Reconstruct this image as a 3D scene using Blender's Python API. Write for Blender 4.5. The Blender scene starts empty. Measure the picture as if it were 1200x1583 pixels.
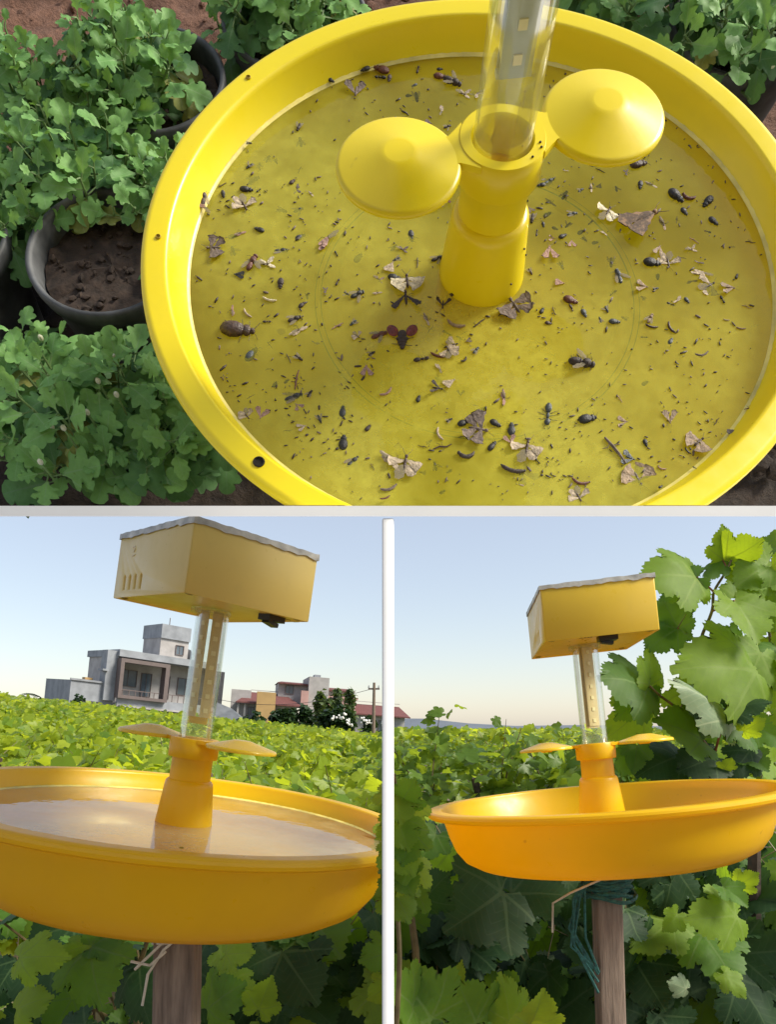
import bpy, bmesh, math, random
import numpy as np
from mathutils import Matrix, Vector, Quaternion

R = random.Random(7)
rad = math.radians
scene = bpy.context.scene
col = scene.collection

# ------------------------------------------------------------------ camera, light, exposure
EYE = Vector((0, 0, 1.5))
F, CX, CY = 1100.0, 600.0, 1125.0          # focal length and horizon of the view, in photo pixels
cam_d = bpy.data.cameras.new('camera')
cam = bpy.data.objects.new('camera', cam_d)
col.objects.link(cam)
cam.location = EYE
cam.rotation_euler = (rad(90), 0, 0)
cam_d.sensor_fit = 'HORIZONTAL'
cam_d.sensor_width = 36
cam_d.lens = F / 1200 * 36
cam_d.shift_y = (CY - 791.5) / 1200
cam_d.clip_start = .02
cam_d.clip_end = 9000
scene.camera = cam

SUN_AZ, SUN_EL = rad(108), rad(42)         # from the right, a little behind the camera
world = bpy.data.worlds.new('World')
scene.world = world
world.use_nodes = True
wn = world.node_tree
bg = wn.nodes['Background']
sky = wn.nodes.new('ShaderNodeTexSky')
sky.sky_type = 'NISHITA'
sky.sun_disc = False
sky.sun_elevation = SUN_EL
sky.sun_rotation = SUN_AZ
sky.air_density = 1.2
sky.dust_density = .7
sky.ozone_density = 1.0
hz = wn.nodes.new('ShaderNodeMix')                      # thin even haze over the whole sky
hz.data_type = 'RGBA'
hz.inputs[0].default_value = .5
hz.inputs[7].default_value = (2.90, 2.80, 3.0, 1)
wn.links.new(sky.outputs[0], hz.inputs[6])
wn.links.new(hz.outputs[2], bg.inputs[0])
bg.inputs[1].default_value = .098
sun_d = bpy.data.lights.new('sun', 'SUN')
sun_d.energy = 2.9
sun_d.angle = rad(20)
sun_d.color = (1, .93, .80)
sun = bpy.data.objects.new('sun', sun_d)
col.objects.link(sun)
sd = Vector((math.sin(SUN_AZ) * math.cos(SUN_EL), math.cos(SUN_AZ) * math.cos(SUN_EL), math.sin(SUN_EL)))
sun.rotation_euler = (-sd).to_track_quat('-Z', 'Y').to_euler()
sun.location = sd * 50
vs = scene.view_settings
vs.view_transform = 'Standard'
vs.look = 'None'
vs.gamma = 1
vs.exposure = 1.16
vs.use_curve_mapping = False
scene.render.engine = 'CYCLES'
scene.cycles.max_bounces = 10
scene.cycles.transparent_max_bounces = 24
scene.cycles.use_denoising = True


# ------------------------------------------------------------------ helpers
def at(px, py, Y):
    """the world point at depth Y seen at a photo pixel"""
    return Vector((Y * (px - CX) / F, Y, EYE.z + Y * (CY - py) / F))


def tag(o, label=None, cat=None, group=None, kind=None):
    if label: o['label'] = label
    if cat: o['category'] = cat
    if group: o['group'] = group
    if kind: o['kind'] = kind
    return o


def empty(name, M=None, label=None, cat=None, group=None):
    o = bpy.data.objects.new(name, None)
    o.empty_display_size = .02
    col.objects.link(o)
    if M is not None:
        o.matrix_world = M
    return tag(o, label, cat, group)


def link(name, me, parent=None, M=None):
    o = bpy.data.objects.new(name, me)
    col.objects.link(o)
    if parent is not None:
        o.parent = parent
    if M is not None:
        o.matrix_local = M
    return o


class MB:
    def __init__(s):
        s.v, s.f, s.m = [], [], []

    def add(s, v, f, m=0, M=None):
        b = len(s.v)
        if M is not None:
            v = [M @ Vector(p) for p in v]
        s.v += [tuple(p) for p in v]
        s.f += [tuple(i + b for i in q) for q in f]
        s.m += [m] * len(f)
        return s

    def box(s, x0, x1, y0, y1, z0, z1, m=0, M=None):
        v = [(x, y, z) for z in (z0, z1) for y in (y0, y1) for x in (x0, x1)]
        f = [(0, 2, 3, 1), (4, 5, 7, 6), (0, 1, 5, 4), (2, 6, 7, 3), (0, 4, 6, 2), (1, 3, 7, 5)]
        return s.add(v, f, m, M)

    def lathe(s, prof, n=48, m=0, M=None, closed=False):
        v, f = [], []
        rows = []
        for (r, z) in prof:
            if r < 1e-6:
                rows.append([len(v)]); v.append((0, 0, z))
            else:
                rows.append(list(range(len(v), len(v) + n)))
                v += [(r * math.cos(2 * math.pi * k / n), r * math.sin(2 * math.pi * k / n), z) for k in range(n)]
        for a, b in zip(rows, rows[1:] + ([rows[0]] if closed else [])):
            for k in range(n):
                k2 = (k + 1) % n
                if len(a) == 1 and len(b) == 1: continue
                if len(a) == 1: f.append((a[0], b[k], b[k2]))
                elif len(b) == 1: f.append((a[k], b[0], a[k2]))
                else: f.append((a[k], b[k], b[k2], a[k2]))
        return s.add(v, f, m, M)

    def tube(s, pts, rr, n=6, m=0, M=None):
        pts = [Vector(p) for p in pts]
        if not isinstance(rr, (list, tuple)): rr = [rr] * len(pts)
        v, f = [], []
        up = Vector((.3, .2, 1))
        for i, p in enumerate(pts):
            t = (pts[min(i + 1, len(pts) - 1)] - pts[max(i - 1, 0)]).normalized()
            a = t.cross(up)
            if a.length < 1e-3: a = t.cross(Vector((1, 0, 0)))
            a.normalize(); b = t.cross(a)
            for k in range(n):
                an = 2 * math.pi * k / n
                v.append(p + rr[i] * (a * math.cos(an) + b * math.sin(an)))
        for i in range(len(pts) - 1):
            for k in range(n):
                k2 = (k + 1) % n
                f.append((i * n + k, i * n + k2, (i + 1) * n + k2, (i + 1) * n + k))
        f.append(tuple(range(n - 1, -1, -1))); f.append(tuple(range((len(pts) - 1) * n, len(pts) * n)))
        return s.add(v, f, m, M)

    def ball(s, c, r, nu=10, nv=6, m=0, M=None):
        c = Vector(c)
        if not isinstance(r, (list, tuple)): r = (r, r, r)
        v = [c + Vector((0, 0, r[2]))]
        for i in range(1, nv):
            th = math.pi * i / nv
            for k in range(nu):
                ph = 2 * math.pi * k / nu
                v.append(c + Vector((r[0] * math.sin(th) * math.cos(ph), r[1] * math.sin(th) * math.sin(ph), r[2] * math.cos(th))))
        v.append(c - Vector((0, 0, r[2])))
        f = []
        for k in range(nu):
            k2 = (k + 1) % nu
            f.append((0, 1 + k, 1 + k2))
            for i in range(nv - 2):
                a = 1 + i * nu
                f.append((a + k, a + nu + k, a + nu + k2, a + k2))
            a = 1 + (nv - 2) * nu
            f.append((a + k, len(v) - 1, a + k2))
        return s.add(v, f, m, M)

    def mesh(s, name, mats, smooth=True, sharp=None):
        me = bpy.data.meshes.new(name)
        me.from_pydata(s.v, [], s.f)
        for m in (mats if isinstance(mats, (list, tuple)) else [mats]): me.materials.append(m)
        me.polygons.foreach_set('material_index', s.m)
        me.update()
        if smooth:
            me.shade_smooth()
            if sharp: me.set_sharp_from_angle(angle=rad(sharp))
        return me

    def build(s, name, mats, parent=None, M=None, smooth=True, sharp=35):
        return link(name, s.mesh(name, mats, smooth, sharp), parent, M)


def bevel(me, w, seg=2, ang=40):
    bm = bmesh.new(); bm.from_mesh(me)
    bmesh.ops.remove_doubles(bm, verts=bm.verts, dist=1e-6)
    ed = [e for e in bm.edges if len(e.link_faces) == 2 and e.calc_face_angle() > rad(ang)]
    bmesh.ops.bevel(bm, geom=ed, offset=w, segments=seg, profile=.5, affect='EDGES')
    bm.to_mesh(me); bm.free()
    me.shade_smooth(); me.set_sharp_from_angle(angle=rad(50))
    return me


def cut(me, co, no):
    """drop what lies on the negative side of the plane"""
    bm = bmesh.new(); bm.from_mesh(me)
    bmesh.ops.bisect_plane(bm, geom=bm.verts[:] + bm.edges[:] + bm.faces[:], plane_co=co, plane_no=no, clear_inner=True)
    bm.to_mesh(me); bm.free()
    return me


# ------------------------------------------------------------------ materials
class NT:
    def __init__(s, name):
        s.mat = bpy.data.materials.new(name); s.mat.use_nodes = True
        s.t = s.mat.node_tree; s.p = s.t.nodes['Principled BSDF']; s.out = s.t.nodes['Material Output']

    def n(s, typ, **kw):
        nd = s.t.nodes.new(typ)
        for k, v in kw.items():
            if k.startswith('i_'):
                key = k[2:]; key = int(key) if key.isdigit() else key
                nd.inputs[key].default_value = v
            else: setattr(nd, k, v)
        return nd

    def l(s, a, b): s.t.links.new(a, b)

    def math(s, op, a, b=None):
        nd = s.n('ShaderNodeMath', operation=op)
        for i, x in enumerate((a, b)):
            if x is None: continue
            if isinstance(x, (int, float)): nd.inputs[i].default_value = x
            else: s.l(x, nd.inputs[i])
        return nd.outputs[0]

    def noise(s, scale, detail=4, rough=.55, coord='Object', w=None):
        tc = s.n('ShaderNodeTexCoord')
        nz = s.n('ShaderNodeTexNoise', i_Scale=scale, i_Detail=detail, i_Roughness=rough)
        s.l(tc.outputs[coord], nz.inputs['Vector'])
        return nz

    def ramp(s, src, stops):
        r = s.n('ShaderNodeValToRGB')
        el = r.color_ramp.elements
        while len(el) < len(stops): el.new(.5)
        for e, (p, c) in zip(el, stops):
            e.position = p; e.color = (*c, 1) if len(c) == 3 else c
        s.l(src, r.inputs[0])
        return r.outputs[0]

    def mix(s, fac, a, b):
        m = s.n('ShaderNodeMix', data_type='RGBA')
        for i, x in ((0, fac), (6, a), (7, b)):
            if isinstance(x, (int, float)): m.inputs[i].default_value = x
            elif isinstance(x, tuple): m.inputs[i].default_value = (*x, 1)
            else: s.l(x, m.inputs[i])
        return m.outputs[2]

    def bump(s, h, strength=.3, dist=.002):
        b = s.n('ShaderNodeBump', i_Strength=strength, i_Distance=dist)
        s.l(h, b.inputs['Height']); s.l(b.outputs[0], s.p.inputs['Normal'])
        return b


def simple(name, c, rough=.6, var=.25, scale=30, bump=.15, metal=0, spec=.5, c2=None, bd=.002):
    t = NT(name)
    nz = t.noise(scale)
    lo = tuple(x * (1 - var) for x in c); hi = c2 or tuple(min(1, x * (1 + var)) for x in c)
    t.l(t.ramp(nz.outputs[0], [(.3, lo), (.7, hi)]), t.p.inputs['Base Color'])
    t.p.inputs['Roughness'].default_value = rough
    t.p.inputs['Metallic'].default_value = metal
    t.p.inputs['Specular IOR Level'].default_value = spec
    if bump: t.bump(nz.outputs[0], bump, bd)
    return t.mat


def plastic(name, c, trans=.25, tc=None, rough=.30, dirt=.16):
    """moulded plastic that lets some light through, faintly scuffed and dusty"""
    t = NT(name)
    a = t.noise(7, 5); b = t.noise(160, 3); d = t.noise(38, 6, .7)
    base = t.mix(t.ramp(a.outputs[0], [(.35, (0, 0, 0)), (.7, (1, 1, 1))]), tuple(x * .93 for x in c), c)
    dust = t.ramp(d.outputs[0], [(.52, (0, 0, 0)), (.80, (dirt, dirt, dirt))])
    base = t.mix(dust, base, tuple(x * .6 + .02 for x in c))
    sp = t.noise(46, 2, .5); st = t.noise(1, 5, .7)
    mp = t.n('ShaderNodeMapping'); mp.inputs['Scale'].default_value = (26, 26, 5)
    t.l(st.inputs['Vector'].links[0].from_socket, mp.inputs[0]); t.l(mp.outputs[0], st.inputs['Vector'])
    base = t.mix(t.ramp(st.outputs[0], [(.55, (0, 0, 0)), (.8, (.22,) * 3)]), base, tuple(min(1, x * .85 + .04) for x in c))
    base = t.mix(t.ramp(sp.outputs[0], [(.745, (0, 0, 0)), (.785, (.6,) * 3)]), base, (.16, .09, .02))
    t.l(base, t.p.inputs['Base Color'])
    t.l(t.ramp(d.outputs[0], [(.3, (rough * .85,) * 3), (.8, (rough * 1.6,) * 3)]), t.p.inputs['Roughness'])
    t.p.inputs['Coat Weight'].default_value = .15
    t.p.inputs['Coat Roughness'].default_value = .2
    t.bump(b.outputs[0], .06, .0006)
    tr = t.n('ShaderNodeBsdfTranslucent'); tr.inputs[0].default_value = (*(tc or c), 1)
    mx = t.n('ShaderNodeMixShader', i_0=trans)
    t.l(t.p.outputs[0], mx.inputs[1]); t.l(tr.outputs[0], mx.inputs[2])
    t.l(mx.outputs[0], t.out.inputs[0])
    return t.mat


def clear_plastic(name, tint=(.97, .98, .95), haze=.05, hz=(.75, .75, .65)):
    t = NT(name)
    lw = t.n('ShaderNodeLayerWeight', i_Blend=.35)
    tr = t.n('ShaderNodeBsdfTransparent'); tr.inputs[0].default_value = (*tint, 1)
    gl = t.n('ShaderNodeBsdfGlossy'); gl.inputs['Roughness'].default_value = .06
    df = t.n('ShaderNodeBsdfDiffuse'); df.inputs[0].default_value = (*hz, 1)
    nz = t.noise(60, 5)
    m1 = t.n('ShaderNodeMixShader'); t.l(t.ramp(nz.outputs[0], [(.3, (haze * .4,) * 3), (.75, (haze * 2,) * 3)]), m1.inputs[0])
    t.l(tr.outputs[0], m1.inputs[1]); t.l(df.outputs[0], m1.inputs[2])
    m2 = t.n('ShaderNodeMixShader')
    t.l(t.math('MULTIPLY', lw.outputs['Fresnel'], .34), m2.inputs[0])
    t.l(m1.outputs[0], m2.inputs[1]); t.l(gl.outputs[0], m2.inputs[2])
    t.l(m2.outputs[0], t.out.inputs[0])
    return t.mat


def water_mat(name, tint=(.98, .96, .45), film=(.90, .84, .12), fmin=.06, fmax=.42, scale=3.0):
    """thin stained water with a patchy pale film that paints the sky reflection on it"""
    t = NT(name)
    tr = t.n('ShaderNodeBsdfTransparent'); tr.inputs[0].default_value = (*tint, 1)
    df = t.n('ShaderNodeBsdfDiffuse'); df.inputs[0].default_value = (*film, 1)  # pale patches put the reflected sky into the surface colour
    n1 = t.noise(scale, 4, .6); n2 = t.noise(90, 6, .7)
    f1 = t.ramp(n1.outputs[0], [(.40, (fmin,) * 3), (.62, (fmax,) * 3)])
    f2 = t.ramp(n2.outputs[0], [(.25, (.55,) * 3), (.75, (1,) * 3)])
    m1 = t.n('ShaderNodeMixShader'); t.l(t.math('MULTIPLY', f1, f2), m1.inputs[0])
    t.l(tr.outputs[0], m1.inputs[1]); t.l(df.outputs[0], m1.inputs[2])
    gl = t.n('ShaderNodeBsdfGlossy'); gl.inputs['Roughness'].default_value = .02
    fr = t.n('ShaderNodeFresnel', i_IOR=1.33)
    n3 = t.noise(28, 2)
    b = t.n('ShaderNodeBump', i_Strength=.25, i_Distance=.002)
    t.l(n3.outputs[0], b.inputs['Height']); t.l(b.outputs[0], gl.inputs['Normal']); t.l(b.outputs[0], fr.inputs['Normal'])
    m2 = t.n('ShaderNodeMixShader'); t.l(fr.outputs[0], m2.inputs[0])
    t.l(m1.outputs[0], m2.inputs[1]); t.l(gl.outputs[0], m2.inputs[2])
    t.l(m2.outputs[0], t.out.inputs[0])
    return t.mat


def leaf_mat(name, c1, c2, tcol, trans=.4, vein=(.25, .34, .10), veins=True, rough=.42, island=False, step=50, sheen=0):
    """green leaf: colour differs from leaf to leaf, paler veins, light shines through"""
    t = NT(name)
    if island:
        rnd = t.n('ShaderNodeNewGeometry').outputs['Random Per Island']
    else:
        rnd = t.n('ShaderNodeObjectInfo').outputs['Random']
    base = t.mix(rnd, c1, c2)
    nz = t.noise(9 if not island else 6, 5, .6, 'UV' if veins else 'Object')
    base = t.mix(t.ramp(nz.outputs[0], [(.35, (0, 0, 0)), (.75, (.45,) * 3)]), base, tuple(x * .6 for x in c1))
    tc2 = tcol
    if veins:
        uv = t.n('ShaderNodeTexCoord').outputs['UV']
        sx = t.n('ShaderNodeSeparateXYZ'); t.l(uv, sx.inputs[0])
        ang = t.math('ARCTAN2', sx.outputs[0], sx.outputs[1])
        r = t.math('SQRT', t.math('ADD', t.math('POWER', sx.outputs[0], 2), t.math('POWER', sx.outputs[1], 2)))
        pp = t.math('PINGPONG', t.math('ADD', ang, rad(step * 8)), rad(step / 2))
        d = t.math('MULTIPLY', t.math('SINE', pp), r)
        main = t.math('LESS_THAN', d, t.math('MAXIMUM', t.math('MULTIPLY', t.math('SUBTRACT', 1.15, r), .024), .008))
        # side veins leaving each main vein at a slant
        s = t.math('SUBTRACT', r, t.math('MULTIPLY', d, .8))
        side = t.math('LESS_THAN', t.math('PINGPONG', s, .055), .0075)
        v = t.math('MAXIMUM', main, t.math('MULTIPLY', side, .45))
        v = t.math('MULTIPLY', v, .85)
        bl = t.noise(5.5, 6, .7, 'UV')
        base = t.mix(t.ramp(bl.outputs[0], [(.66, (0, 0, 0)), (.74, (.35,) * 3)]), base, (.16, .13, .04))
        base = t.mix(v, base, vein)
        t.bump(v, -.5, .003)
        tcn = t.mix(v, tcol, tuple(x * .6 for x in tcol))
    t.l(base, t.p.inputs['Base Color'])
    t.p.inputs['Roughness'].default_value = rough
    t.p.inputs['Specular IOR Level'].default_value = .28
    tr = t.n('ShaderNodeBsdfTranslucent')
    if veins: t.l(tcn, tr.inputs[0])
    else: tr.inputs[0].default_value = (*tcol, 1)
    mx = t.n('ShaderNodeMixShader', i_0=trans)
    t.l(t.p.outputs[0], mx.inputs[1]); t.l(tr.outputs[0], mx.inputs[2])
    t.l(mx.outputs[0], t.out.inputs[0])
    return t.mat


Y_TOP = plastic('lemon_plastic', (.90, .745, .008), .2, (.90, .70, .0))
Y_LOW = plastic('golden_plastic', (.90, .64, .006), .45, (.95, .60, .0))
Y_RIM = plastic('disc_plastic', (.88, .66, .03), .3, (.9, .6, .02), .25)
BOX_L = plastic('cream_box_plastic', (.76, .58, .16), .12, (.8, .5, .05), .3, .2)
BOX_R = plastic('mustard_box_plastic', (.78, .55, .05), .15, (.85, .5, .02), .28, .15)
CLEAR = clear_plastic('clear_tube_plastic')
CLEARW = clear_plastic('clear_tube_wall', haze=.10)
LID = simple('dirty_grey_film', (.42, .42, .40), .45, .45, 45, .5)
STRIP_G = simple('grey_circuit_board', (.42, .47, .42), .5, .1, 20, 0)
STRIP_Y = simple('yellow_cast_circuit_board', (.62, .50, .26), .5, .1, 20, 0)  # board colour carries the yellow reflected from the trap plastic
LED = simple('led_chip', (.80, .72, .42), .3, .05, 20, 0)
BLACK = simple('black_plastic', (.012, .012, .014), .4, .3, 30, .1)
STICKER = simple('label_sticker', (.45, .50, .25), .5, .1, 30, 0)
AMBER = simple('amber_liquid', (.80, .44, .02), .15, .15, 60, 0)
WHITE = simple('white_painted_steel', (.80, .80, .79), .45, .03, 25, .05)
WOOD = simple('weathered_wood', (.20, .14, .10), .85, .35, 18, .5)
CORD = simple('pale_cord', (.50, .46, .38), .8, .2, 90, .3)
PAPER = simple('pale_wrapping', (.55, .50, .42), .8, .25, 40, .5)
NET = simple('teal_netting', (.02, .10, .09), .75, .5, 160, .6)
POT = simple('dusty_black_pot', (.035, .038, .042), .6, .5, 24, .3, c2=(.12, .125, .13))
def wood_grain():
    t = NT('grey_timber')
    tc = t.n('ShaderNodeTexCoord'); mp = t.n('ShaderNodeMapping'); mp.inputs['Scale'].default_value = (60, 60, 5)
    nz = t.n('ShaderNodeTexNoise', i_Scale=1.5, i_Detail=7, i_Roughness=.65); t.l(tc.outputs['Object'], mp.inputs[0]); t.l(mp.outputs[0], nz.inputs[0])
    t.l(t.ramp(nz.outputs[0], [(.3, (.07, .05, .038)), (.55, (.20, .15, .115)), (.8, (.32, .25, .19))]), t.p.inputs['Base Color'])
    t.p.inputs['Roughness'].default_value = .85
    t.bump(nz.outputs[0], .6, .004)
    return t.mat
TIMBER = wood_grain()

# ------------------------------------------------------------------ terrain
def slope(x, y):
    """the land falls gently to the right in the left half of the valley"""
    return (-x * .105 if x < 0 else 0.0) * min(1, max(0, (y - 1.5) / 6))


def terrain():
    xs = [-400, -200, -90, -45, -24, -14, -9, -6, -4, -2.5, -1.2, -.5, 0, .5, 1.2, 2.5, 4, 8, 15, 30, 60, 120, 300, 600]
    ys = [-600, -80, -20, -8, -4, -2, -1, 0, .8, 1.5, 2.2, 3, 4, 5, 6.5, 8, 11, 15, 22, 32, 50, 80, 130, 250, 700, 3000]
    v, f = [], []
    for y in ys:
        for x in xs:
            xx = max(-24, x)
            v.append((x, y, slope(xx, y) + R.uniform(-.02, .02)))
    n = len(xs)
    for j in range(len(ys) - 1):
        for i in range(n - 1):
            f.append((j * n + i, j * n + i + 1, (j + 1) * n + i + 1, (j + 1) * n + i))
    t = NT('brown_earth')
    a = t.noise(2.2, 8, .65); b = t.noise(.35, 3)
    c = t.ramp(a.outputs[0], [(.3, (.10, .07, .048)), (.55, (.20, .145, .10)), (.8, (.30, .23, .17))])
    c = t.mix(t.ramp(b.outputs[0], [(.45, (0, 0, 0)), (.65, (.6,) * 3)]), c, (.05, .06, .025))
    tc = t.n('ShaderNodeTexCoord'); sx = t.n('ShaderNodeSeparateXYZ'); t.l(tc.outputs['Object'], sx.inputs[0])
    far = t.math('DIVIDE', t.math('SUBTRACT', sx.outputs[1], 55), 30); far.node.use_clamp = True
    c = t.mix(far, c, (.05, .085, .045))                    # cropped fields beyond the vineyard
    t.l(c, t.p.inputs['Base Color']); t.p.inputs['Roughness'].default_value = .95
    t.bump(a.outputs[0], .7, .05)
    o = MB().add(v, f).build('ground', t.mat)
    tag(o, kind='structure')


terrain()


def hills():
    m = simple('hazy_hillside', (.11, .13, .16), .95, .12, .01, 0)  # blue-grey colour paints the distance haze onto the hillside
    mb = MB(); v = []; f = []
    prof = [(-900, 0), (-500, 22), (-200, 40), (0, 46), (150, 44), (330, 22), (520, 10), (800, 16), (1200, 8), (1600, 0)]
    for x, h in prof:
        v += [(x, 2700, -2), (x, 2900, h * .9 + R.uniform(-1, 1)), (x, 3300, -2)]
    for i in range(len(prof) - 1):
        for k in range(2):
            a = i * 3 + k
            f.append((a, a + 3, a + 4, a + 1))
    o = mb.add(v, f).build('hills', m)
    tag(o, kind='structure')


hills()

# ------------------------------------------------------------------ leaf shapes
def leaf_outline(serr=2, depth=.035, rnd=None):
    half = [(.03, -.03), (.10, -.17), (.23, -.25), (.37, -.20), (.47, -.06), (.42, .10), (.60, .20), (.66, .40), (.56, .53),
            (.36, .50), (.40, .66), (.28, .84), (.12, .93), (0, 1.06)]
    pts = []
    for i in range(len(half) - 1):
        a, b = Vector((*half[i], 0)), Vector((*half[i + 1], 0))
        nrm = Vector((b - a).yxz); nrm = Vector((nrm.x, -nrm.y, 0)).normalized()
        pts.append(a)
        if serr:
            for k in range(serr):
                s0 = (k + .45) / serr; s1 = (k + .98) / serr
                pts.append(a.lerp(b, s0) + nrm * depth * (1 if i else 0))
                if k < serr - 1: pts.append(a.lerp(b, s1) - nrm * depth * .25)
    pts.append(Vector((half[-1][0], half[-1][1], 0)))
    right = [(p.x, p.y) for p in pts]
    left = [(-x, y) for x, y in right[::-1][1:]]
    return right + left


def leaf_data(outline, ring=True, fold=.25, droop=.2, wave=.05, seed=0, cen=(0, .22)):
    rr = random.Random(seed)
    cx, cy = cen
    ph = [rr.uniform(0, 6.28) for _ in range(3)]

    def z(x, y):
        r2 = x * x + (y - cy) ** 2
        return fold * abs(x) * .5 - droop * r2 * .6 + wave * math.sin(7 * x + ph[0]) * math.sin(6 * y + ph[1]) + wave * .6 * math.sin(11 * y + 5 * abs(x) + ph[2]) * r2
    v = [(cx, cy)]; f = []
    n = len(outline)
    if ring:
        sm = []
        w_ = 4 if n > 60 else 1
        for k in range(n):
            sm.append((sum(outline[(k + q) % n][0] for q in range(-w_, w_ + 1)) / (2 * w_ + 1), sum(outline[(k + q) % n][1] for q in range(-w_, w_ + 1)) / (2 * w_ + 1)))
        st = 3 if n > 60 else 2
        inner = sm[::st]; m = len(inner)
        v += [(cx + (x - cx) * .42, cy + (y - cy) * .42) for x, y in inner]
        b2 = len(v)
        v += [(cx + (x - cx) * .78, cy + (y - cy) * .78) for x, y in inner]
        b = len(v)
        v += outline
        for k in range(m): f.append((0, 1 + k, 1 + (k + 1) % m))
        for k in range(m):
            k2 = (k + 1) % m
            f.append((1 + k, b2 + k, b2 + k2, 1 + k2))
            o = [b + (st * k + q) % n for q in range(st + 1)] if k < m - 1 else [b + q % n for q in list(range(st * k, n)) + [0]]
            f += [(b2 + k, o[q], o[q + 1]) for q in range(len(o) - 1)]
            f.append((b2 + k, o[-1], b2 + k2))
    else:
        v += outline
        for k in range(n): f.append((0, 1 + k, 1 + (k + 1) % n))
    co = [(x, y, z(x, y)) for x, y in v]
    return co, f, v


def leaf_mesh(name, data, mat):
    co, f, uv = data
    me = bpy.data.meshes.new(name)
    me.from_pydata(co, [], f)
    me.materials.append(mat)
    lay = me.uv_layers.new(name='leaf')
    for lp in me.loops: lay.data[lp.index].uv = uv[lp.vertex_index]
    me.shade_smooth()
    return me


def merged(name, data_list, mats_list, Ms, mat):
    """many leaves as one mesh (with the leaf coordinates kept as UV)"""
    vv, ff, uu = [], [], []
    base = 0
    for M, di in Ms:
        co, f, uv = data_list[di]
        A = np.array(M)
        c = np.array(co) @ A[:3, :3].T + A[:3, 3]
        vv.append(c); uu += uv
        ff += [tuple(i + base for i in q) for q in f]
        base += len(co)
    me = bpy.data.meshes.new(name)
    me.from_pydata(np.concatenate(vv).tolist(), [], ff)
    me.materials.append(mat)
    lay = me.uv_layers.new(name='leaf')
    idx = np.empty(len(me.loops), dtype=np.int32); me.loops.foreach_get('vertex_index', idx)
    lay.data.foreach_set('uv', np.array(uu, dtype=np.float32)[idx].ravel())
    me.shade_smooth()
    return me


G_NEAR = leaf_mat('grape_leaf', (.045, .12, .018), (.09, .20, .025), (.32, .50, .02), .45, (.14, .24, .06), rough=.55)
G_SHADE = leaf_mat('shade_toned_grape_leaf', (.012, .038, .014), (.024, .066, .018), (.10, .22, .02), .25, (.06, .11, .04), rough=.6)  # leaf colour darkened to paint the shade below the trays
G_YOUNG_BACKLIT = leaf_mat('young_backlit_grape_leaf', (.12, .23, .025), (.20, .32, .03), (.50, .64, .02), .5, (.24, .36, .06), rough=.55)  # young leaves, also lightened in colour to paint backlit ones
G_PALE = leaf_mat('grape_leaf_underside', (.20, .28, .16), (.26, .34, .2), (.3, .42, .08), .3, (.35, .42, .25))
G_MID = leaf_mat('vineyard_leaf', (.055, .14, .018), (.36, .43, .035), (.62, .72, .03), .5, veins=False)
G_FAR = leaf_mat('vineyard_foliage', (.055, .14, .018), (.37, .43, .035), (.62, .72, .03), .5, veins=False, island=True)
CANE = simple('green_cane', (.13, .10, .04), .6, .4, 40, .3)
CANE_R = simple('reddish_cane', (.20, .07, .03), .6, .4, 40, .3)
BARK = simple('vine_bark', (.07, .05, .035), .9, .5, 30, .8)

OUT_HI = leaf_outline(2, .04)
OUT_MID = leaf_outline(1, .03)
OUT_LO = [(.0, -.02), (.3, -.22), (.46, .0), (.64, .35), (.37, .5), (.3, .8), (0, 1.05), (-.3, .8), (-.37, .5), (-.64, .35), (-.46, 0), (-.3, -.22)]
D_HI = [leaf_data(OUT_HI, True, *p, seed=i) for i, p in enumerate([(.25, .3, .03), (.6, .15, .035), (.12, .6, .035), (-.2, .4, .03)])]
D_MID = [leaf_data(OUT_MID, False, *p, seed=i + 9) for i, p in enumerate([(.4, .3, .04), (.8, .2, .05), (.2, .6, .05)])]
D_LO = [leaf_data(OUT_LO, False, *p, seed=i + 20) for i, p in enumerate([(.5, .3, .03), (.9, .3, .04), (.2, .6, .04)])]
M_HI = {k: [leaf_mesh('grape_leaf', d, m) for d in D_HI] for k, m in (('near', G_NEAR), ('shade', G_SHADE), ('young_backlit', G_YOUNG_BACKLIT), ('pale', G_PALE))}
M_MID = [leaf_mesh('vine_leaf', d, G_MID) for d in D_MID]
G_HEDGE = leaf_mat('hedge_vine_leaf', (.030, .080, .014), (.16, .25, .025), (.40, .52, .03), .42, veins=False)
G_HEDGE_FAR = leaf_mat('hedge_vine_foliage', (.030, .080, .014), (.16, .25, .025), (.40, .52, .03), .42, veins=False, island=True)
M_HEDGE = [leaf_mesh('vine_leaf', d, G_HEDGE) for d in D_MID]


def frame(yaxis, normal):
    y = Vector(yaxis).normalized()
    n = Vector(normal); n = n - y * n.dot(y)
    if n.length < 1e-4: n = y.orthogonal()
    n.normalize(); x = y.cross(n)
    return Matrix((x, y, n)).transposed()


def leaf_M(p, tip, normal, size=None, wide=1.0):
    p, tip = Vector(p), Vector(tip)
    L = size or (tip - p).length
    rot = frame(tip - p, normal)
    return Matrix.Translation(p) @ rot.to_4x4() @ Matrix.Diagonal((L * wide, L, L, 1))


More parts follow.
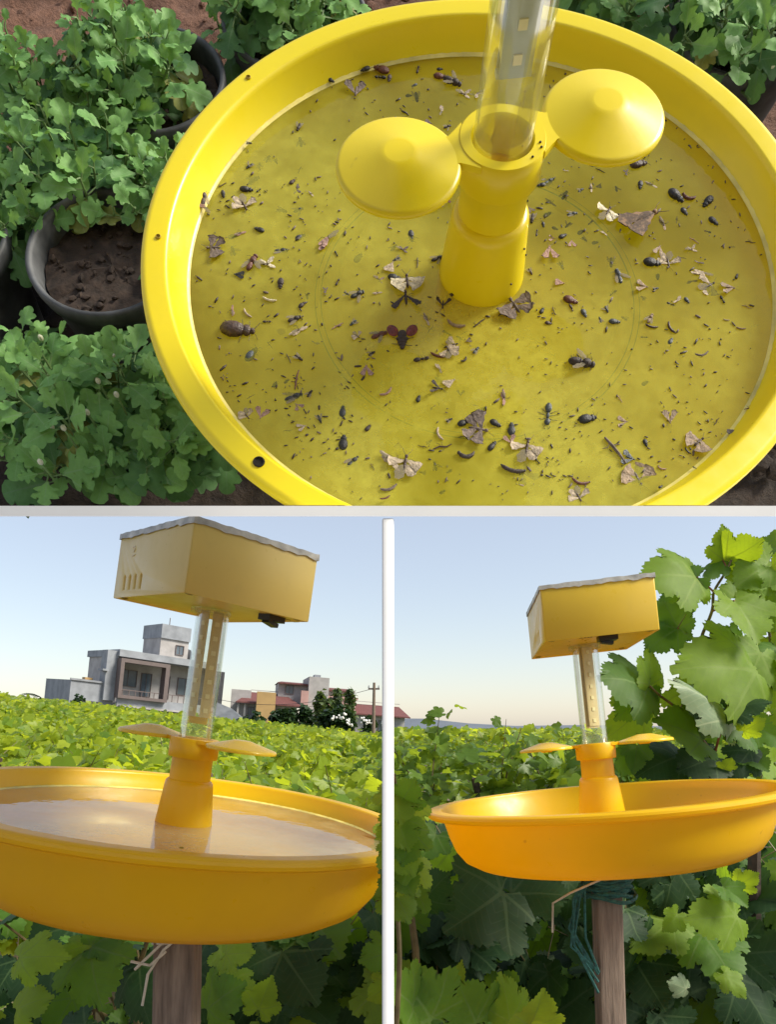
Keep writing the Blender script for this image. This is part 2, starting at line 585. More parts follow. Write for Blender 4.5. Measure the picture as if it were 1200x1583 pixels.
# ------------------------------------------------------------------ far houses and trees
HW = simple('shade_grey_render', (.25, .265, .29), .8, .22, .9, .2)  # wall tone lowered to put shade and haze into its colour
HW2 = simple('cream_render', (.36, .34, .33), .8, .2, .9, .2)
HDARK = simple('dark_opening', (.03, .03, .035), .5, .3, 2, 0)
HBROWN = simple('brown_frame_paint', (.13, .10, .095), .6, .1, 2, 0)
HGLASS = simple('dusky_window_glass', (.10, .13, .16), .12, .2, 1, 0)
HTILE = simple('red_roof_tiles', (.13, .045, .04), .8, .35, 6, .5)
HTAN = simple('ochre_render', (.42, .27, .11), .8, .1, 1, .1)
HPINK = simple('pink_render', (.45, .27, .24), .8, .1, 1, .1)
HSLATE = simple('grey_roof_sheet', (.10, .11, .12), .7, .2, 2, .2)


def house_frame(px, py, Y, yaw, roll):
    p = at(px, py, Y)
    return Matrix.Translation(p) @ Matrix.Rotation(roll, 4, 'Y') @ Matrix.Rotation(yaw, 4, 'Z')


def hbox(name, T, k, u0, u1, v0, v1, d0, d1, m, bev=0):
    me = MB().box(u0 * k[0], u1 * k[0], d0, d1, v0 * k[1], v1 * k[1]).mesh(name, m, False)
    return link(name, me, T)


def window(T, k, u0, u1, v0, v1, d, sill=True, dark=None):
    """frame standing proud of the wall, pane set inside it"""
    w = .9
    mb = MB()
    for a, b, c, e in ((u0, u0 + w, v0, v1), (u1 - w, u1, v0, v1), (u0 + w, u1 - w, v1 - w, v1), (u0 + w, u1 - w, v0, v0 + w)):
        mb.box(a * k[0], b * k[0], d - .12, d, c * k[1], e * k[1])
    um = (u0 + u1) / 2
    mb.box((um - .3) * k[0], (um + .3) * k[0], d - .08, d, (v0 + w) * k[1], (v1 - w) * k[1])
    o = mb.build('window', HBROWN, T, smooth=False)
    MBp = MB().box((u0 + w) * k[0], (u1 - w) * k[0], d - .03, d - .01, (v0 + w) * k[1], (v1 - w) * k[1])
    MBp.build('pane', dark or HGLASS, o, smooth=False)
    return o


def house_one():
    Y = 70.0
    s = Y / F
    yaw = rad(40)
    k = (s / math.cos(yaw) * .88, s)
    T = empty('modern_house', house_frame(102, 1126, Y, yaw, rad(6)),
              'pale grey two storey house with framed balcony and stair tower behind the vineyard', 'house')
    B = lambda n, *a: hbox(n, T, k, *a)
    B('wall', 0, 47, -30, 76, .0, 9, HW)                      # low wing
    B('parapet', -1, 46.9, 76, 79, -.15, .1, HW)
    B('wall', 47, 200, -30, 50, 0, 9, HW)
    B('pier', 42, 58, 50, 130, -.5, 1.2, HW)
    B('wall', 58, 200, 50, 122, 1.6, 9, HW2)                  # recessed upper front
    B('roof', 56, 206, 122, 133, -1.0, 9.4, HW)
    B('balcony_wall', 58, 192, 45, 58, -1.2, -.9, HW)
    B('balcony_floor', 58, 192, 42, 45, -1.2, 1.6, HW2)
    fr = MB()
    for a, b, c, e in ((56, 61, 56, 119), (120, 126, 56, 119), (61, 120, 113, 119), (61, 120, 56, 61)):
        fr.box(a * k[0], b * k[0], -1.7, -.55, c * k[1], e * k[1])
    fr.build('balcony_frame', HBROWN, T, smooth=False)
    window(T, k, 70, 96, 76, 104, 1.6); window(T, k, 102, 118, 62, 102, 1.6)
    window(T, k, 132, 146, 62, 102, 1.6); window(T, k, 158, 184, 72, 102, 1.6)
    B('garage_door', 6, 40, 0, 46, -.06, -.005, HDARK)
    B('doorway', 100, 126, 0, 36, -.06, -.005, HDARK); B('doorway', 146, 170, 0, 36, -.06, -.005, HDARK)
    B('pillar', 126.5, 131, -30, 42, -.9, -.4, HW)
    B('stair_block', 200, 226, -30, 121.5, .4, 9, HDARK)
    B('canopy', 196, 222, 50, 56, -1.4, .4, HW)
    B('stair_tower', 128, 172, 133, 166, 2, 7, HW2)
    B('tower_parapet', 127, 173, 166, 190, 1.8, 7.2, HW)
    window(T, k, 152, 165, 141, 158, 2.0)
    rl = MB()                                                    # glass balustrade rails, posts, pipes
    for u in range(64, 192, 9): rl.box(u * k[0], (u + .8) * k[0], -1.18, -1.10, 58 * k[1], 69 * k[1])
    rl.box(60 * k[0], 192 * k[0], -1.20, -1.08, 69 * k[1], 70.2 * k[1])
    rl.build('railing', HBROWN, T, smooth=False)
    for u in (59.2, 193.5): MB().tube([(u * k[0], 1.45 if u < 100 else -.1, 0), (u * k[0], 1.45 if u < 100 else -.1, 120 * k[1])], .06, 6).build('drain_pipe', HW2, T)
    tk = MB().lathe([(0, 0), (.75, 0), (.8, .1), (.8, 1.2), (.7, 1.45), (.25, 1.6), (.25, 1.75), (0, 1.78)], 16).build('water_tank', HDARK, T, Matrix.Translation((185 * k[0], 5, 133 * k[1] + .01)))
    MB().tube([(150 * k[0], 4, 190 * k[1]), (150 * k[0], 4, 206 * k[1])], .05, 5).build('aerial', HBROWN, T)
    for u0, u1 in ((60, 98), (126, 150)):
        B('ledge', u0, u1, 42.2, 44.6, -1.9, -1.25, HW2)
    B('dome_finial', 22, 32, 79, 83, 1, 2, HTAN)
    B('cornice', 36, 44, 96, 99, -.9, .6, HW)


def house_two():
    Y = 82.0
    s = Y / F
    yaw = rad(12)
    k = (s / math.cos(yaw), s)
    T = empty('villa', house_frame(352, 1150, Y, yaw, rad(4.0)),
              'cream villa with red tiled roofs and an ochre block beyond the hedge', 'house')
    B = lambda n, *a: hbox(n, T, k, *a)
    B('wall', 0, 30, -40, 86, 1, 12, HW2)
    B('wall', 14, 100, -40, 66, 0, 11, HW2)

    def roof(u0, u1, v0, v1, d0, d1, inset):
        a = [(u0 * k[0], d0, v0 * k[1]), (u1 * k[0], d0, v0 * k[1]), (u1 * k[0], d1, v0 * k[1]), (u0 * k[0], d1, v0 * k[1])]
        b = [((u0 + inset) * k[0], (d0 + d1) / 2, v1 * k[1]), ((u1 - inset) * k[0], (d0 + d1) / 2, v1 * k[1])]
        o = MB().add(a + b, [(0, 1, 5, 4), (1, 2, 5), (2, 3, 4, 5), (3, 0, 4), (0, 3, 2, 1)]).build('roof', HTILE, T, smooth=False)
        mb = MB()                                             # the eaves board
        mb.box((u0 - .5) * k[0], (u1 + .5) * k[0], d0 - .15, d0 + .05, (v0 - 2) * k[1], v0 * k[1] - .01)
        mb.build('eaves', HTILE, o, smooth=False)
    roof(8, 106, 67, 85, -.8, 9, 22)
    B('ochre_block', 38, 66, -40, 84, -1.6, -.81, HTAN)
    B('upper_wall', 72, 118, 66, 103, 3, 10, HW2)
    roof(70, 122, 103.5, 108, 2.4, 10.6, 8)
    window(T, k, 83, 96, 86, 100, 3.0)
    B('tower', 118, 150, -40, 116, 1.5, 10, HW2)
    B('chimney', 128, 138, 116, 121, 3, 5, HW)
    B('wall', 150, 196, -40, 84, 2.2, 10, HPINK)
    B('wall', 150, 190, 84, 98, 3.2, 10, HW2)
    roof(148, 194, 98.5, 104, 2.7, 10.4, 5)
    B('parapet', 148, 199, 84, 88, 2.0, 3.1, HPINK)
    B('pink_pier', 106, 117.5, -40, 92, .6, 1.4, HPINK)
    B('wall', 196, 280, -40, 62, 2.6, 10, HW2)
    roof(194, 286, 62.5, 80, 1.8, 11, 6)
    B('railing', 30, 74, 88, 89, 4, 4.1, HW2); B('railing', 198, 280, 84, 85, 6, 6.1, HW2)
    window(T, k, 26, 35, 40, 60, 0); window(T, k, 82, 100, 46, 58, 0); window(T, k, 68, 76, 38, 60, 0)
    window(T, k, 214, 226, 36, 52, 2.6); window(T, k, 236, 248, 30, 54, 2.6)
    B('column', 10, 13, -40, 64, -.6, -.3, HW2); B('column', 20, 23, -40, 64, -.6, -.3, HW2)


def shed():
    Y = 60.0; s = Y / F; k = (s, s)
    T = empty('shed', house_frame(322, 1138, Y, rad(8), rad(4.5)), 'low shed with dark sloping roof between the two houses', 'shed')
    hbox('wall', T, k, 0, 48, -30, 20, .6, 4, HW2)
    hbox('doorway', T, k, 10, 36, -30, 16, .52, .595, HDARK)
    hbox('fascia', T, k, 4, 42, 19, 24, -.3, .1, HW)
    a = [(-2 * s, -.5, 22 * s), (62 * s, -.5, 20 * s), (62 * s, 4.4, 22 * s), (-2 * s, 4.4, 22 * s), (6 * s, 1.8, 54 * s), (30 * s, 1.8, 46 * s)]
    MB().add(a, [(0, 1, 5, 4), (1, 2, 5), (2, 3, 4, 5), (3, 0, 4), (0, 3, 2, 1)]).build('roof', HSLATE, T, smooth=False)


house_one(); house_two(); shed()

SHRUB = leaf_mat('dark_shrub_foliage', (.015, .035, .014), (.035, .07, .022), (.06, .12, .02), .2, veins=False, island=True)
TREE = leaf_mat('grey_green_foliage', (.05, .085, .03), (.09, .13, .045), (.15, .22, .03), .3, veins=False, island=True)
FLOWER = simple('white_blossom', (.75, .74, .72), .7, .05, 5, 0)


def clump(M, rx, ry, rz, n, size, seed, lobes=7):
    rr = random.Random(seed)
    cs = [(Vector((rr.uniform(-.6, .6) * rx, rr.uniform(-.6, .6) * ry, rr.uniform(-.5, .6) * rz)), rr.uniform(.3, .6)) for _ in range(lobes)]
    out = []
    for i in range(n):
        c, r = rr.choice(cs)
        d = Vector((rr.gauss(0, 1), rr.gauss(0, 1), rr.gauss(0, 1))).normalized() * (rr.random() ** .4) * r
        p = c + Vector((d.x * rx, d.y * ry, d.z * rz))
        y = Vector((rr.uniform(-1, 1), rr.uniform(-1, 1), rr.uniform(-1, .4)))
        nn = Vector((d.x, d.y, d.z + .5)) + Vector((rr.uniform(-.6, .6), rr.uniform(-.6, .6), rr.uniform(-.3, .6)))
        sz = size * rr.uniform(.6, 1.4)
        out.append((M @ Matrix.Translation(p) @ (frame(y, nn).to_4x4()) @ Matrix.Diagonal((sz, sz, sz, 1)), rr.randrange(len(D_LO))))
    return out


def far_plant(name, label, cat, px, py_top, py_bot, wpx, Y, mat, n, size, seed, group=None, flowers=0, trunk=.12):
    s = Y / F
    base = at(px, py_bot, Y)
    T = empty(name, Matrix.Translation(base), label, cat, group)
    h = (py_bot - py_top) * s; w = wpx * s / 2
    c = Matrix.Translation((0, 0, h * .55))
    link('crown', merged('crown', D_LO, None, clump(c, w, w * .8, h * .62, n, size, seed), mat), T)
    MB().tube([(0, 0, -1.2), (.05 * w, 0, h * .25), (0, 0, h * .6)], [trunk, trunk * .8, trunk * .4], 7).build('trunk', BARK, T)
    rr = random.Random(seed)
    for i in range(flowers):
        p = Vector((rr.uniform(-.8, .8) * w, -w * rr.uniform(.55, .85), h * rr.uniform(.3, 1.0)))
        mb = MB()
        for q in range(5):
            mb.ball(p + Vector((rr.uniform(-.25, .25), rr.uniform(-.2, .2), rr.uniform(-.2, .2))), .085, 6, 4)
        mb.build('blossom', FLOWER, T)
    return T


bl = ['dark rounded shrub at the left end of the hedge below the villa', 'dark shrub below the ochre block of the villa', 'broad dark shrub in the middle of the hedge before the villa',
      'dark shrub below the villa tower', 'dark shrub with white blossom at the right of the hedge', 'dark shrub hung with white blossom beside the utility pole']
for i, (px, t, b, w, fl) in enumerate([(385, 1106, 1150, 50, 0), (424, 1098, 1156, 60, 0), (462, 1092, 1160, 66, 0), (505, 1098, 1160, 56, 0), (540, 1100, 1164, 60, 7), (583, 1102, 1166, 56, 8)]):
    far_plant('shrub', bl[i], 'shrub', px, t, b, w, 52, SHRUB, 1100, .30, 40 + i, 'shrubs in the hedge below the villa', fl)
far_plant('garden_tree', 'loose grey green tree before the villa tower', 'tree', 497, 1066, 1150, 44, 60, TREE, 700, .30, 61, 'trees before the villa')
far_plant('garden_tree', 'rounded grey green tree before the pink wall of the villa', 'tree', 530, 1072, 1150, 50, 62, TREE, 900, .30, 62, 'trees before the villa')
far_plant('yard_tree', 'small dark tree beside the garage of the grey house', 'tree', 126, 1082, 1140, 34, 60, SHRUB, 500, .28, 63)


def palm():
    Y = 78.; base = at(69, 1125, Y)
    T = empty('palm_tree', Matrix.Translation(base), 'small palm tree at the left of the grey house', 'palm')
    MB().tube([(0, 0, -1), (.1, 0, 1.5), (0, 0, 3.0)], [.22, .18, .15], 8).build('trunk', BARK, T)
    for i in range(11):
        a = i * 2 * math.pi / 11 + R.uniform(-.2, .2); up = R.uniform(.2, 1.0)
        mb = MB()
        pts = [Vector((math.cos(a) * r, math.sin(a) * r, 3 + up * r - .28 * r * r)) for r in (0, .6, 1.2, 1.8, 2.3)]
        mb.tube(pts, [.05, .04, .03, .02, .01], 4)
        side = Vector((-math.sin(a), math.cos(a), 0))
        for q in range(1, 5):
            for sgn in (-1, 1):
                for j in (0, .33, .66):
                    p = pts[q - 1].lerp(pts[q], j)
                    tip = p + (side * sgn * .55 + Vector((math.cos(a), math.sin(a), -.5)) * .3)
                    mb.add([p + Vector((0, 0, .04)), p - Vector((0, 0, .05)), tip], [(0, 1, 2)])
        mb.build('frond', SHRUB, T, smooth=False)


palm()
for i, (px, t, w) in enumerate([(-40, 1078, 70), (10, 1074, 60), (42, 1080, 46), (62, 1086, 40)]):
    far_plant('distant_tree', ['farthest left hazy tree on the skyline left of the grey house', 'second hazy skyline tree from the left, left of the palm', 'hazy skyline tree close left of the palm', 'low hazy skyline tree just under the palm'][i], 'tree',
              px, t, 1112, w, 150, TREE, 300, .8, 70 + i, 'hazy trees on the left skyline', 0, .2)


def utility_pole():
    Y = 46.; s = Y / F
    T = empty('utility_pole', Matrix.Translation(at(577, 1170, Y)), 'grey utility pole with a crossarm at the right end of the hedge', 'pole')
    MB().tube([(0, 0, -1), (.03, 0, 2.2), (.07, 0, 115 * s)], [.13, .12, .09], 10).build('pole', TIMBER, T)
    MB().box(-.32, .42, -.05, .05, 104 * s, 106 * s + .03).build('crossarm', HBROWN, T, smooth=False)
    for x in (-.28, .05, .36):
        MB().lathe([(0, 0), (.04, 0), (.05, .08), (.02, .1), (.045, .14), (0, .18)], 8, 0, Matrix.Translation((x, -.02, 106 * s + .03))).build('insulator', HW, T)
    mb = MB(); p0 = Vector((-.28, 0, 104 * s)); p1 = Vector((-14, 10, 108 * s))
    mb.tube([p0.lerp(p1, q / 8) - Vector((0, 0, .9 * 4 * (q / 8) * (1 - q / 8))) for q in range(9)], .018, 4)
    mb.build('wire', BLACK, T)


utility_pole()
far_plant('distant_grove', 'dark low grove on the horizon right of the vineyard row', 'grove', 798, 1134, 1150, 60, 200, SHRUB, 500, .9, 80, None, 0, .2)

# ------------------------------------------------------------------ vineyard
def vine_leaves(n, w, h, dep, zmid, lrange, seed, shoots=6, stray=1.8):
    """leaf placements of one vine: a loose hedge of arching shoots, leaves facing up and outward"""
    rr = random.Random(seed)
    Ms = []
    sh = []
    for i in range(shoots):
        x0 = rr.uniform(-w, w); y0 = rr.uniform(-dep, dep) * .5
        dx = rr.uniform(-.5, .5) * w; top = zmid + h * rr.uniform(.25, .62) * (rr.uniform(1.2, stray) if rr.random() < .28 else 1)
        sh.append((Vector((x0 * .7, y0 * .5, zmid - h * .6)), Vector((x0 + dx, y0 + rr.uniform(-.3, .3) * dep, top))))
    for i in range(n):
        if rr.random() < .45:
            a, b = rr.choice(sh); t = rr.random() ** .7
            p = a.lerp(b, t) + Vector((rr.gauss(0, .05), rr.gauss(0, .06), rr.gauss(0, .04)))
            L = rr.uniform(*lrange) * (1.1 - .45 * t)
        else:
            p = Vector((rr.uniform(-w, w), rr.uniform(-dep, dep), zmid + h * (rr.random() - .62)))
            L = rr.uniform(*lrange)
        out = Vector((rr.uniform(-1, 1), rr.uniform(-1.3, .7), rr.uniform(-.9, .35)))
        nn = Vector((rr.uniform(-.7, .7), rr.uniform(-1.2, .3), rr.uniform(.2, 1.2)))
        Ms.append((Matrix.Translation(p) @ frame(out, nn).to_4x4() @ Matrix.Diagonal((L, L, L, 1)), rr.randrange(3)))
    return Ms, sh


def vine(x, y, ztop, n, parts, seed, label, group, w=.62, h=.42, dep=.4, lr=(.07, .13)):
    g = slope(x, y)
    T = empty('grapevine', Matrix.Translation((x, y, g)), label, 'grapevine', group)
    zmid = ztop - g - h * .55
    Ms, sh = vine_leaves(n, w, h, dep, zmid, lr, seed, stray=1.3 if x > 0 else 1.8)
    if parts:
        for M, di in Ms[:parts]:
            link('leaf', (M_HEDGE if x > 0 else M_MID)[di], T, M)
        if len(Ms) > parts:
            o = link('foliage', merged('foliage', D_LO, None, Ms[parts:], G_HEDGE_FAR if x > 0 else G_FAR), T); o['kind'] = 'stuff'
    else:
        o = link('foliage', merged('foliage', D_LO, None, Ms, G_HEDGE_FAR if x > 0 else G_FAR), T); o['kind'] = 'stuff'
    rr = random.Random(seed)
    MB().tube([(0, 0, -.05), (rr.uniform(-.04, .04), .02, zmid * .45), (rr.uniform(-.05, .05), 0, zmid * .85), (0, 0, zmid)], [.032, .026, .024, .02], 6).build('trunk', BARK, T)
    mb = MB()
    for a, b in sh:
        mb.tube([a, a.lerp(b, .5) + Vector((0, 0, .05)), b], [.006, .005, .002], 4)
    mb.build('cane', CANE, T)
    return T


ORD = ['first', 'second', 'third', 'fourth', 'fifth', 'sixth', 'seventh', 'eighth', 'ninth', 'tenth']


def row_label(ri, i, right):
    if right:
        if ri < 2: return 'leafy grapevine, %s from the white post in the %s row right of it' % (ORD[i], ('nearest', 'second')[ri])
        return 'small grapevine top in the far rows right of the white post'
    if ri < 5: return 'sunlit grapevine, %s from the left in the %s row behind the left tray' % (ORD[i], ORD[ri])
    return 'small sunlit grapevine top in the far rows before the houses'


sd_ = 100
LW, LE = 'leafy sunlit grapevine in the vineyard left of the white post', 'leafy grapevine in the vineyard row right of the white post'
# left field: canopy follows the falling land, rows run across the view
for ri, (Y, top0, n, parts) in enumerate([(2.9, -.36, 200, 170), (3.7, -.36, 200, 150), (4.6, -.38, 200, 130), (5.8, -.40, 200, 100), (7.2, -.42, 220, 70),
                                   (8.8, -.44, 210, 0), (10.6, -.46, 200, 0), (12.8, -.5, 200, 0), (15.4, -.55, 200, 0), (18.6, -.6, 190, 0), (22.5, -.66, 190, 0)]):
    xl, xr = -Y * .62, -.04 * Y + .1
    nn = max(2, int(round((xr - xl) / 1.05)))
    for i in range(nn):
        x = xl + (i + .5) * (xr - xl) / nn + R.uniform(-.12, .12)
        sd_ += 1
        zt = EYE.z + top0 + slope(x, Y) + R.uniform(-.10, .07)
        vine(x, Y + R.uniform(-.15, .15), zt, n, parts, sd_, row_label(ri, i, 0), 'grapevines in the left field', w=.62 * (xr - xl) / nn / 1.05 + .1, lr=(.085, .165) if Y < 9 else (.12, .2), dep=.42 + .03 * Y)
# far stretch of the left field reads as one mass
ms = []
rr = random.Random(5)
for i in range(9000):
    Y = 25 + 26 * rr.random(); x = rr.uniform(-.66, .02) * Y
    p = Vector((x, Y, EYE.z - .78 + slope(x, Y) + rr.gauss(0, .12) + .16 * math.sin(x * 2.1 + Y * 1.3)))
    L = rr.uniform(.18, .34)
    ms.append((Matrix.Translation(p) @ frame((rr.uniform(-1, 1), rr.uniform(-1, 1), rr.uniform(-.6, .3)), (rr.uniform(-.5, .5), rr.uniform(-1, .2), rr.uniform(.3, 1))).to_4x4() @ Matrix.Diagonal((L, L, L, 1)), rr.randrange(3)))
for i in range(6000):
    Y = 22 + 60 * rr.random() ** 1.4; x = rr.uniform(.0, .68) * Y
    p = Vector((x, Y, EYE.z - .26 - .0030 * Y + rr.gauss(0, .10) + .14 * math.sin(x * 1.7 + Y * .9)))
    L = rr.uniform(.2, .4)
    ms.append((Matrix.Translation(p) @ frame((rr.uniform(-1, 1), rr.uniform(-1, 1), rr.uniform(-.6, .3)), (rr.uniform(-.5, .5), rr.uniform(-1, .2), rr.uniform(.3, 1))).to_4x4() @ Matrix.Diagonal((L, L, L, 1)), rr.randrange(3)))
tag(link('far_vineyard', merged('far_vineyard', D_LO, None, ms, G_FAR)), 'far vineyard rows reading as one green mass before the houses', 'vineyard', kind='stuff')
# right field: a tall hedge-like row close behind, more rows beyond it
for ri, (Y, top0, n, parts, hh) in enumerate([(4.1, -.085, 330, 260, .50), (6.4, -.11, 260, 90, .5), (9.5, -.16, 240, 0, .55), (14, -.22, 220, 0, .6), (20, -.30, 200, 0, .6)]):
    xl, xr = -.06 * Y + .28, .62 * Y
    nn = max(2, int(round((xr - xl) / 1.0)))
    for i in range(nn):
        x = xl + (i + .5) * (xr - xl) / nn + R.uniform(-.08, .08)
        sd_ += 1
        vine(x, Y + R.uniform(-.1, .1), EYE.z + top0 + R.uniform(-.11, .07), n, parts, sd_, row_label(ri, i, 1), 'grapevines in the right field', w=.56, h=hh, dep=.34, lr=(.06, .115))

# ------------------------------------------------------------------ insect traps
def basis(n):
    n = Vector(n).normalized()
    x = Vector((1, 0, 0)); x = (x - n * x.dot(n)).normalized()
    return Matrix((x, n.cross(x), n)).transposed()


POSE = {  # rim centre relative to the eye, axis
    'top': (Vector((.0492, .3585, .2424)), Vector((.0095, -1, .2487))),
    'left': (Vector((-.2600, .9173, -.0974)), Vector((.145, -.018, 1))),
    'right': (Vector((.3419, 1.1458, -.1095)), Vector((-.0929, .0379, 1)))}
SIZE = {'top': .62, 'left': 1.0, 'right': 1.0}        # the upper trap is a small one, 35 cm across
TM = {k: Matrix.Translation(EYE + c) @ basis(n).to_4x4() @ Matrix.Scale(SIZE[k], 4) for k, (c, n) in POSE.items()}
SHELF_CO = EYE + Vector((0, .31, .09667))
SHELF_NO = Vector((0, -.30, 1)).normalized()
TTI = TM['top'].inverted()


def shelf_cut_local(Minv, me, lift=.0004):
    co = Minv @ (SHELF_CO + SHELF_NO * lift); no = Minv.to_3x3() @ SHELF_NO
    return cut(me, co, no)


TRAY = [(0, -.100), (.10, -.100), (.185, -.0985), (.209, -.0945), (.2265, -.0845), (.2390, -.068), (.2475, -.045), (.2545, -.018), (.2565, -.0125),
        (.268, -.0125), (.2745, -.0118), (.2785, -.009), (.280, -.005), (.2792, -.0018), (.2770, .0003), (.2745, .0009), (.2735, .0009), (.2605, .0007), (.2595, .0006), (.2583, -.0002),
        (.2572, -.0018), (.2566, -.0036), (.2530, -.0145), (.2478, -.0228), (.2405, -.050), (.232, -.070), (.219, -.082), (.204, -.0875),
        (.1435, -.0885), (.1425, -.0873), (.1405, -.0868), (.1385, -.0873), (.1375, -.0885),
        (.1265, -.0885), (.1255, -.0875), (.1235, -.087), (.1215, -.0875), (.1205, -.0885), (.045, -.0885), (0, -.0885)]
STEM = [(.0375, -.0885), (.0358, -.026), (.0305, .0235), (.0297, .0285), (.0275, .0312), (.0258, .0318), (.0254, .0595), (.0305, .0600),
        (.0310, .0615), (.0312, .0835), (.0300, .0852), (.0226, .0852), (.0218, .0840), (.0214, .045), (0, .045)]


def build_trap(key, label, body, boxm, wing_deg, box_rot, strip_m, box_h=.249, water=None, box_off=(.004, -.003), hb=.083, tray_k=(1, 1)):
    T = empty('insect_trap', TM[key], label, 'insect trap', 'yellow insect traps')
    n = 160
    ks, kz = tray_k
    me = MB().lathe([(q * ks, -.0228 + (z + .0228) * kz if z < -.0228 else z) for q, z in TRAY], n).mesh('tray', [body, RINGM], True, 32)
    for q in me.polygons:
        rr0 = math.hypot(q.center.x, q.center.y)
        if -.0228 - .0659 * kz < q.center.z < -.0228 - .0636 * kz and (.1375 < rr0 / ks < .1435 or .1205 < rr0 / ks < .1265) and q.normal.z > -.9: q.material_index = 1
    if key == 'top': shelf_cut_local(TTI, me)
    tray = link('tray', me, T)
    zf_ = -.0228 - .0657 * kz
    MB().lathe([(q, max(z, zf_)) for q, z in STEM], 56).build('stem', body, T, sharp=50)
    MB().lathe([(0, .058), (.0213, .058)], 40).build('liquid', AMBER, T)
    # two shallow cone discs on flat arms
    for sgn in (0, 1):
        a = rad(wing_deg) + math.pi * sgn
        Mw = Matrix.Rotation(a, 4, 'Z')
        Md = Mw @ Matrix.Translation((.0765, 0, .0835))
        disc = MB().lathe([(0, .0098), (.0095, .0097), (.0105, .0096), (.0128, .0090), (.0150, .0083), (.0165, .0078), (.040, .0012), (.0408, .0010), (.0424, .0004), (.0434, -.0008), (.0437, -.0026), (.0434, -.0038), (.0418, -.0032), (.041, -.0006), (.0125, .0066), (0, .0072)], 56).build('disc', Y_RIM if key != 'top' else body, T, Md, sharp=40)
        # the underside socket that carries the disc
        MB().lathe([(.011, .0060), (.0105, -.004), (.008, -.006), (0, -.006)], 20).build('socket', body, disc)
        arm = MB()
        w0, w1 = .0215, .0125
        x0, x1, x2 = .0235, .036, .052
        z0, z1 = .0800, .0846
        o = [(x0, w0), (.030, .0165), (x1, w1), (x2, w1), (x2, -w1), (x1, -w1), (.030, -.0165), (x0, -w0)]
        v = [(x, y, z1) for x, y in o] + [(x, y, z0) for x, y in o]
        m = len(o)
        arm.add(v, [tuple(range(m - 1, -1, -1)), tuple(range(m, 2 * m))] + [(i, (i + 1) % m, m + (i + 1) % m, m + i) for i in range(m)])
        arm.build('arm', body, T, Mw, smooth=False)
    # clear tube with the lamp boards inside
    bh = box_h
    ox, oy = box_off
    MB().lathe([(.0206, .0465), (.0206, bh), (.0190, bh), (.0190, .0465)], 48, closed=True).build('tube', CLEAR, T)
    zb = .126 if key == 'top' else .113
    tw = rad({'top': 8, 'left': 0, 'right': 28}[key])
    for q in range(2):
        Ms = Matrix.Rotation(tw + math.pi * q, 4, 'Z') if key != 'left' else Matrix.Translation((.0068 * (2 * q - 1), -.001, 0)) @ Matrix.Rotation(.45 * (2 * q - 1), 4, 'Z')
        bw = .0105 if key != 'left' else .0066
        st = MB().box(-bw, bw, -.0045, -.0030, zb, bh).build('lamp_board', strip_m, T, Ms, smooth=False)
        for j in range(7):
            z = zb + .006 + j * .0185
            if z > bh - .006: break
            MB().box(-.0028, .0028, -.0057, -.0045, z, z + .0056).build('led', LED, st, smooth=False)
    MB().box(-.0115, .0115, -.0029, .0029, zb - (.009 if key == 'left' else .003), zb - .0001).build('board_clip', Y_RIM if key == 'left' else STRIP_G if key == 'top' else STRIP_Y, T, Matrix.Rotation(tw, 4, 'Z'), smooth=False)
    # housing: open-bottomed box with a recessed floor, dirty lid film on top
    Mb = Matrix.Translation((ox, oy, bh)) @ Matrix.Rotation(box_rot, 4, 'Z')
    a, b = .083, .107
    mb = MB()
    t = .0025
    o = mb
    me = MB().box(-a, a, -b, b, 0, hb).mesh('housing', boxm, False)
    bm = bmesh.new(); bm.from_mesh(me)
    bf = [f for f in bm.faces if f.normal.z < -.9][0]
    r = bmesh.ops.inset_region(bm, faces=[bf], thickness=t)
    for v in bf.verts: v.co.z += .0035
    bm.to_mesh(me); bm.free()
    # four ventilation slots cut through one side wall
    if key != 'top':
        ctr = MB()
        for j in range(4):
            y = (.022 + j * .0175) if key == 'left' else (-.04 + j * .0175)
            Mx = Matrix.Translation((-a, y, 0))
            pts = [(-.006, -.0024, .011), (-.006, .0024, .011), (-.006, .0024, .0265), (-.006, .0012, .0285), (-.006, -.0012, .0285), (-.006, -.0024, .0265)]
            v = pts + [(x + .010, yy, z) for x, yy, z in pts]
            ctr.add(v, [(0, 1, 2, 3, 4, 5), (11, 10, 9, 8, 7, 6)] + [(i, i + 6, (i + 1) % 6 + 6, (i + 1) % 6) for i in range(6)], 0, Mx)
        cme = ctr.mesh('slot_cutter', boxm, False)
        bmc = bmesh.new(); bmc.from_mesh(cme); bmesh.ops.recalc_face_normals(bmc, faces=bmc.faces); bmc.to_mesh(cme); bmc.free()
        oa = bpy.data.objects.new('housing', me); ob = bpy.data.objects.new('slot_cutter', cme)
        col.objects.link(oa); col.objects.link(ob)
        md = oa.modifiers.new('slots', 'BOOLEAN'); md.object = ob; md.operation = 'DIFFERENCE'; md.solver = 'EXACT'
        dg = bpy.context.evaluated_depsgraph_get(); dg.update()
        me = bpy.data.meshes.new_from_object(oa.evaluated_get(dg))
        bpy.data.objects.remove(oa); bpy.data.objects.remove(ob)
    bevel(me, .0022, 2, 60)
    hs = link('housing', me, T, Mb)
    # ragged film stretched over the top
    lid = MB(); v = []; f = []
    ring = []
    per = []
    N = 26
    for i in range(N): per.append((-a + 2 * a * i / N, -b))
    for i in range(N): per.append((a, -b + 2 * b * i / N))
    for i in range(N): per.append((a - 2 * a * i / N, b))
    for i in range(N): per.append((-a, b - 2 * b * i / N))
    rr = random.Random(3 if key == 'left' else 4)
    P = len(per)
    for x, y in per: v.append((x * 1.014, y * 1.012, hb + .0018 + rr.uniform(0, .0012)))
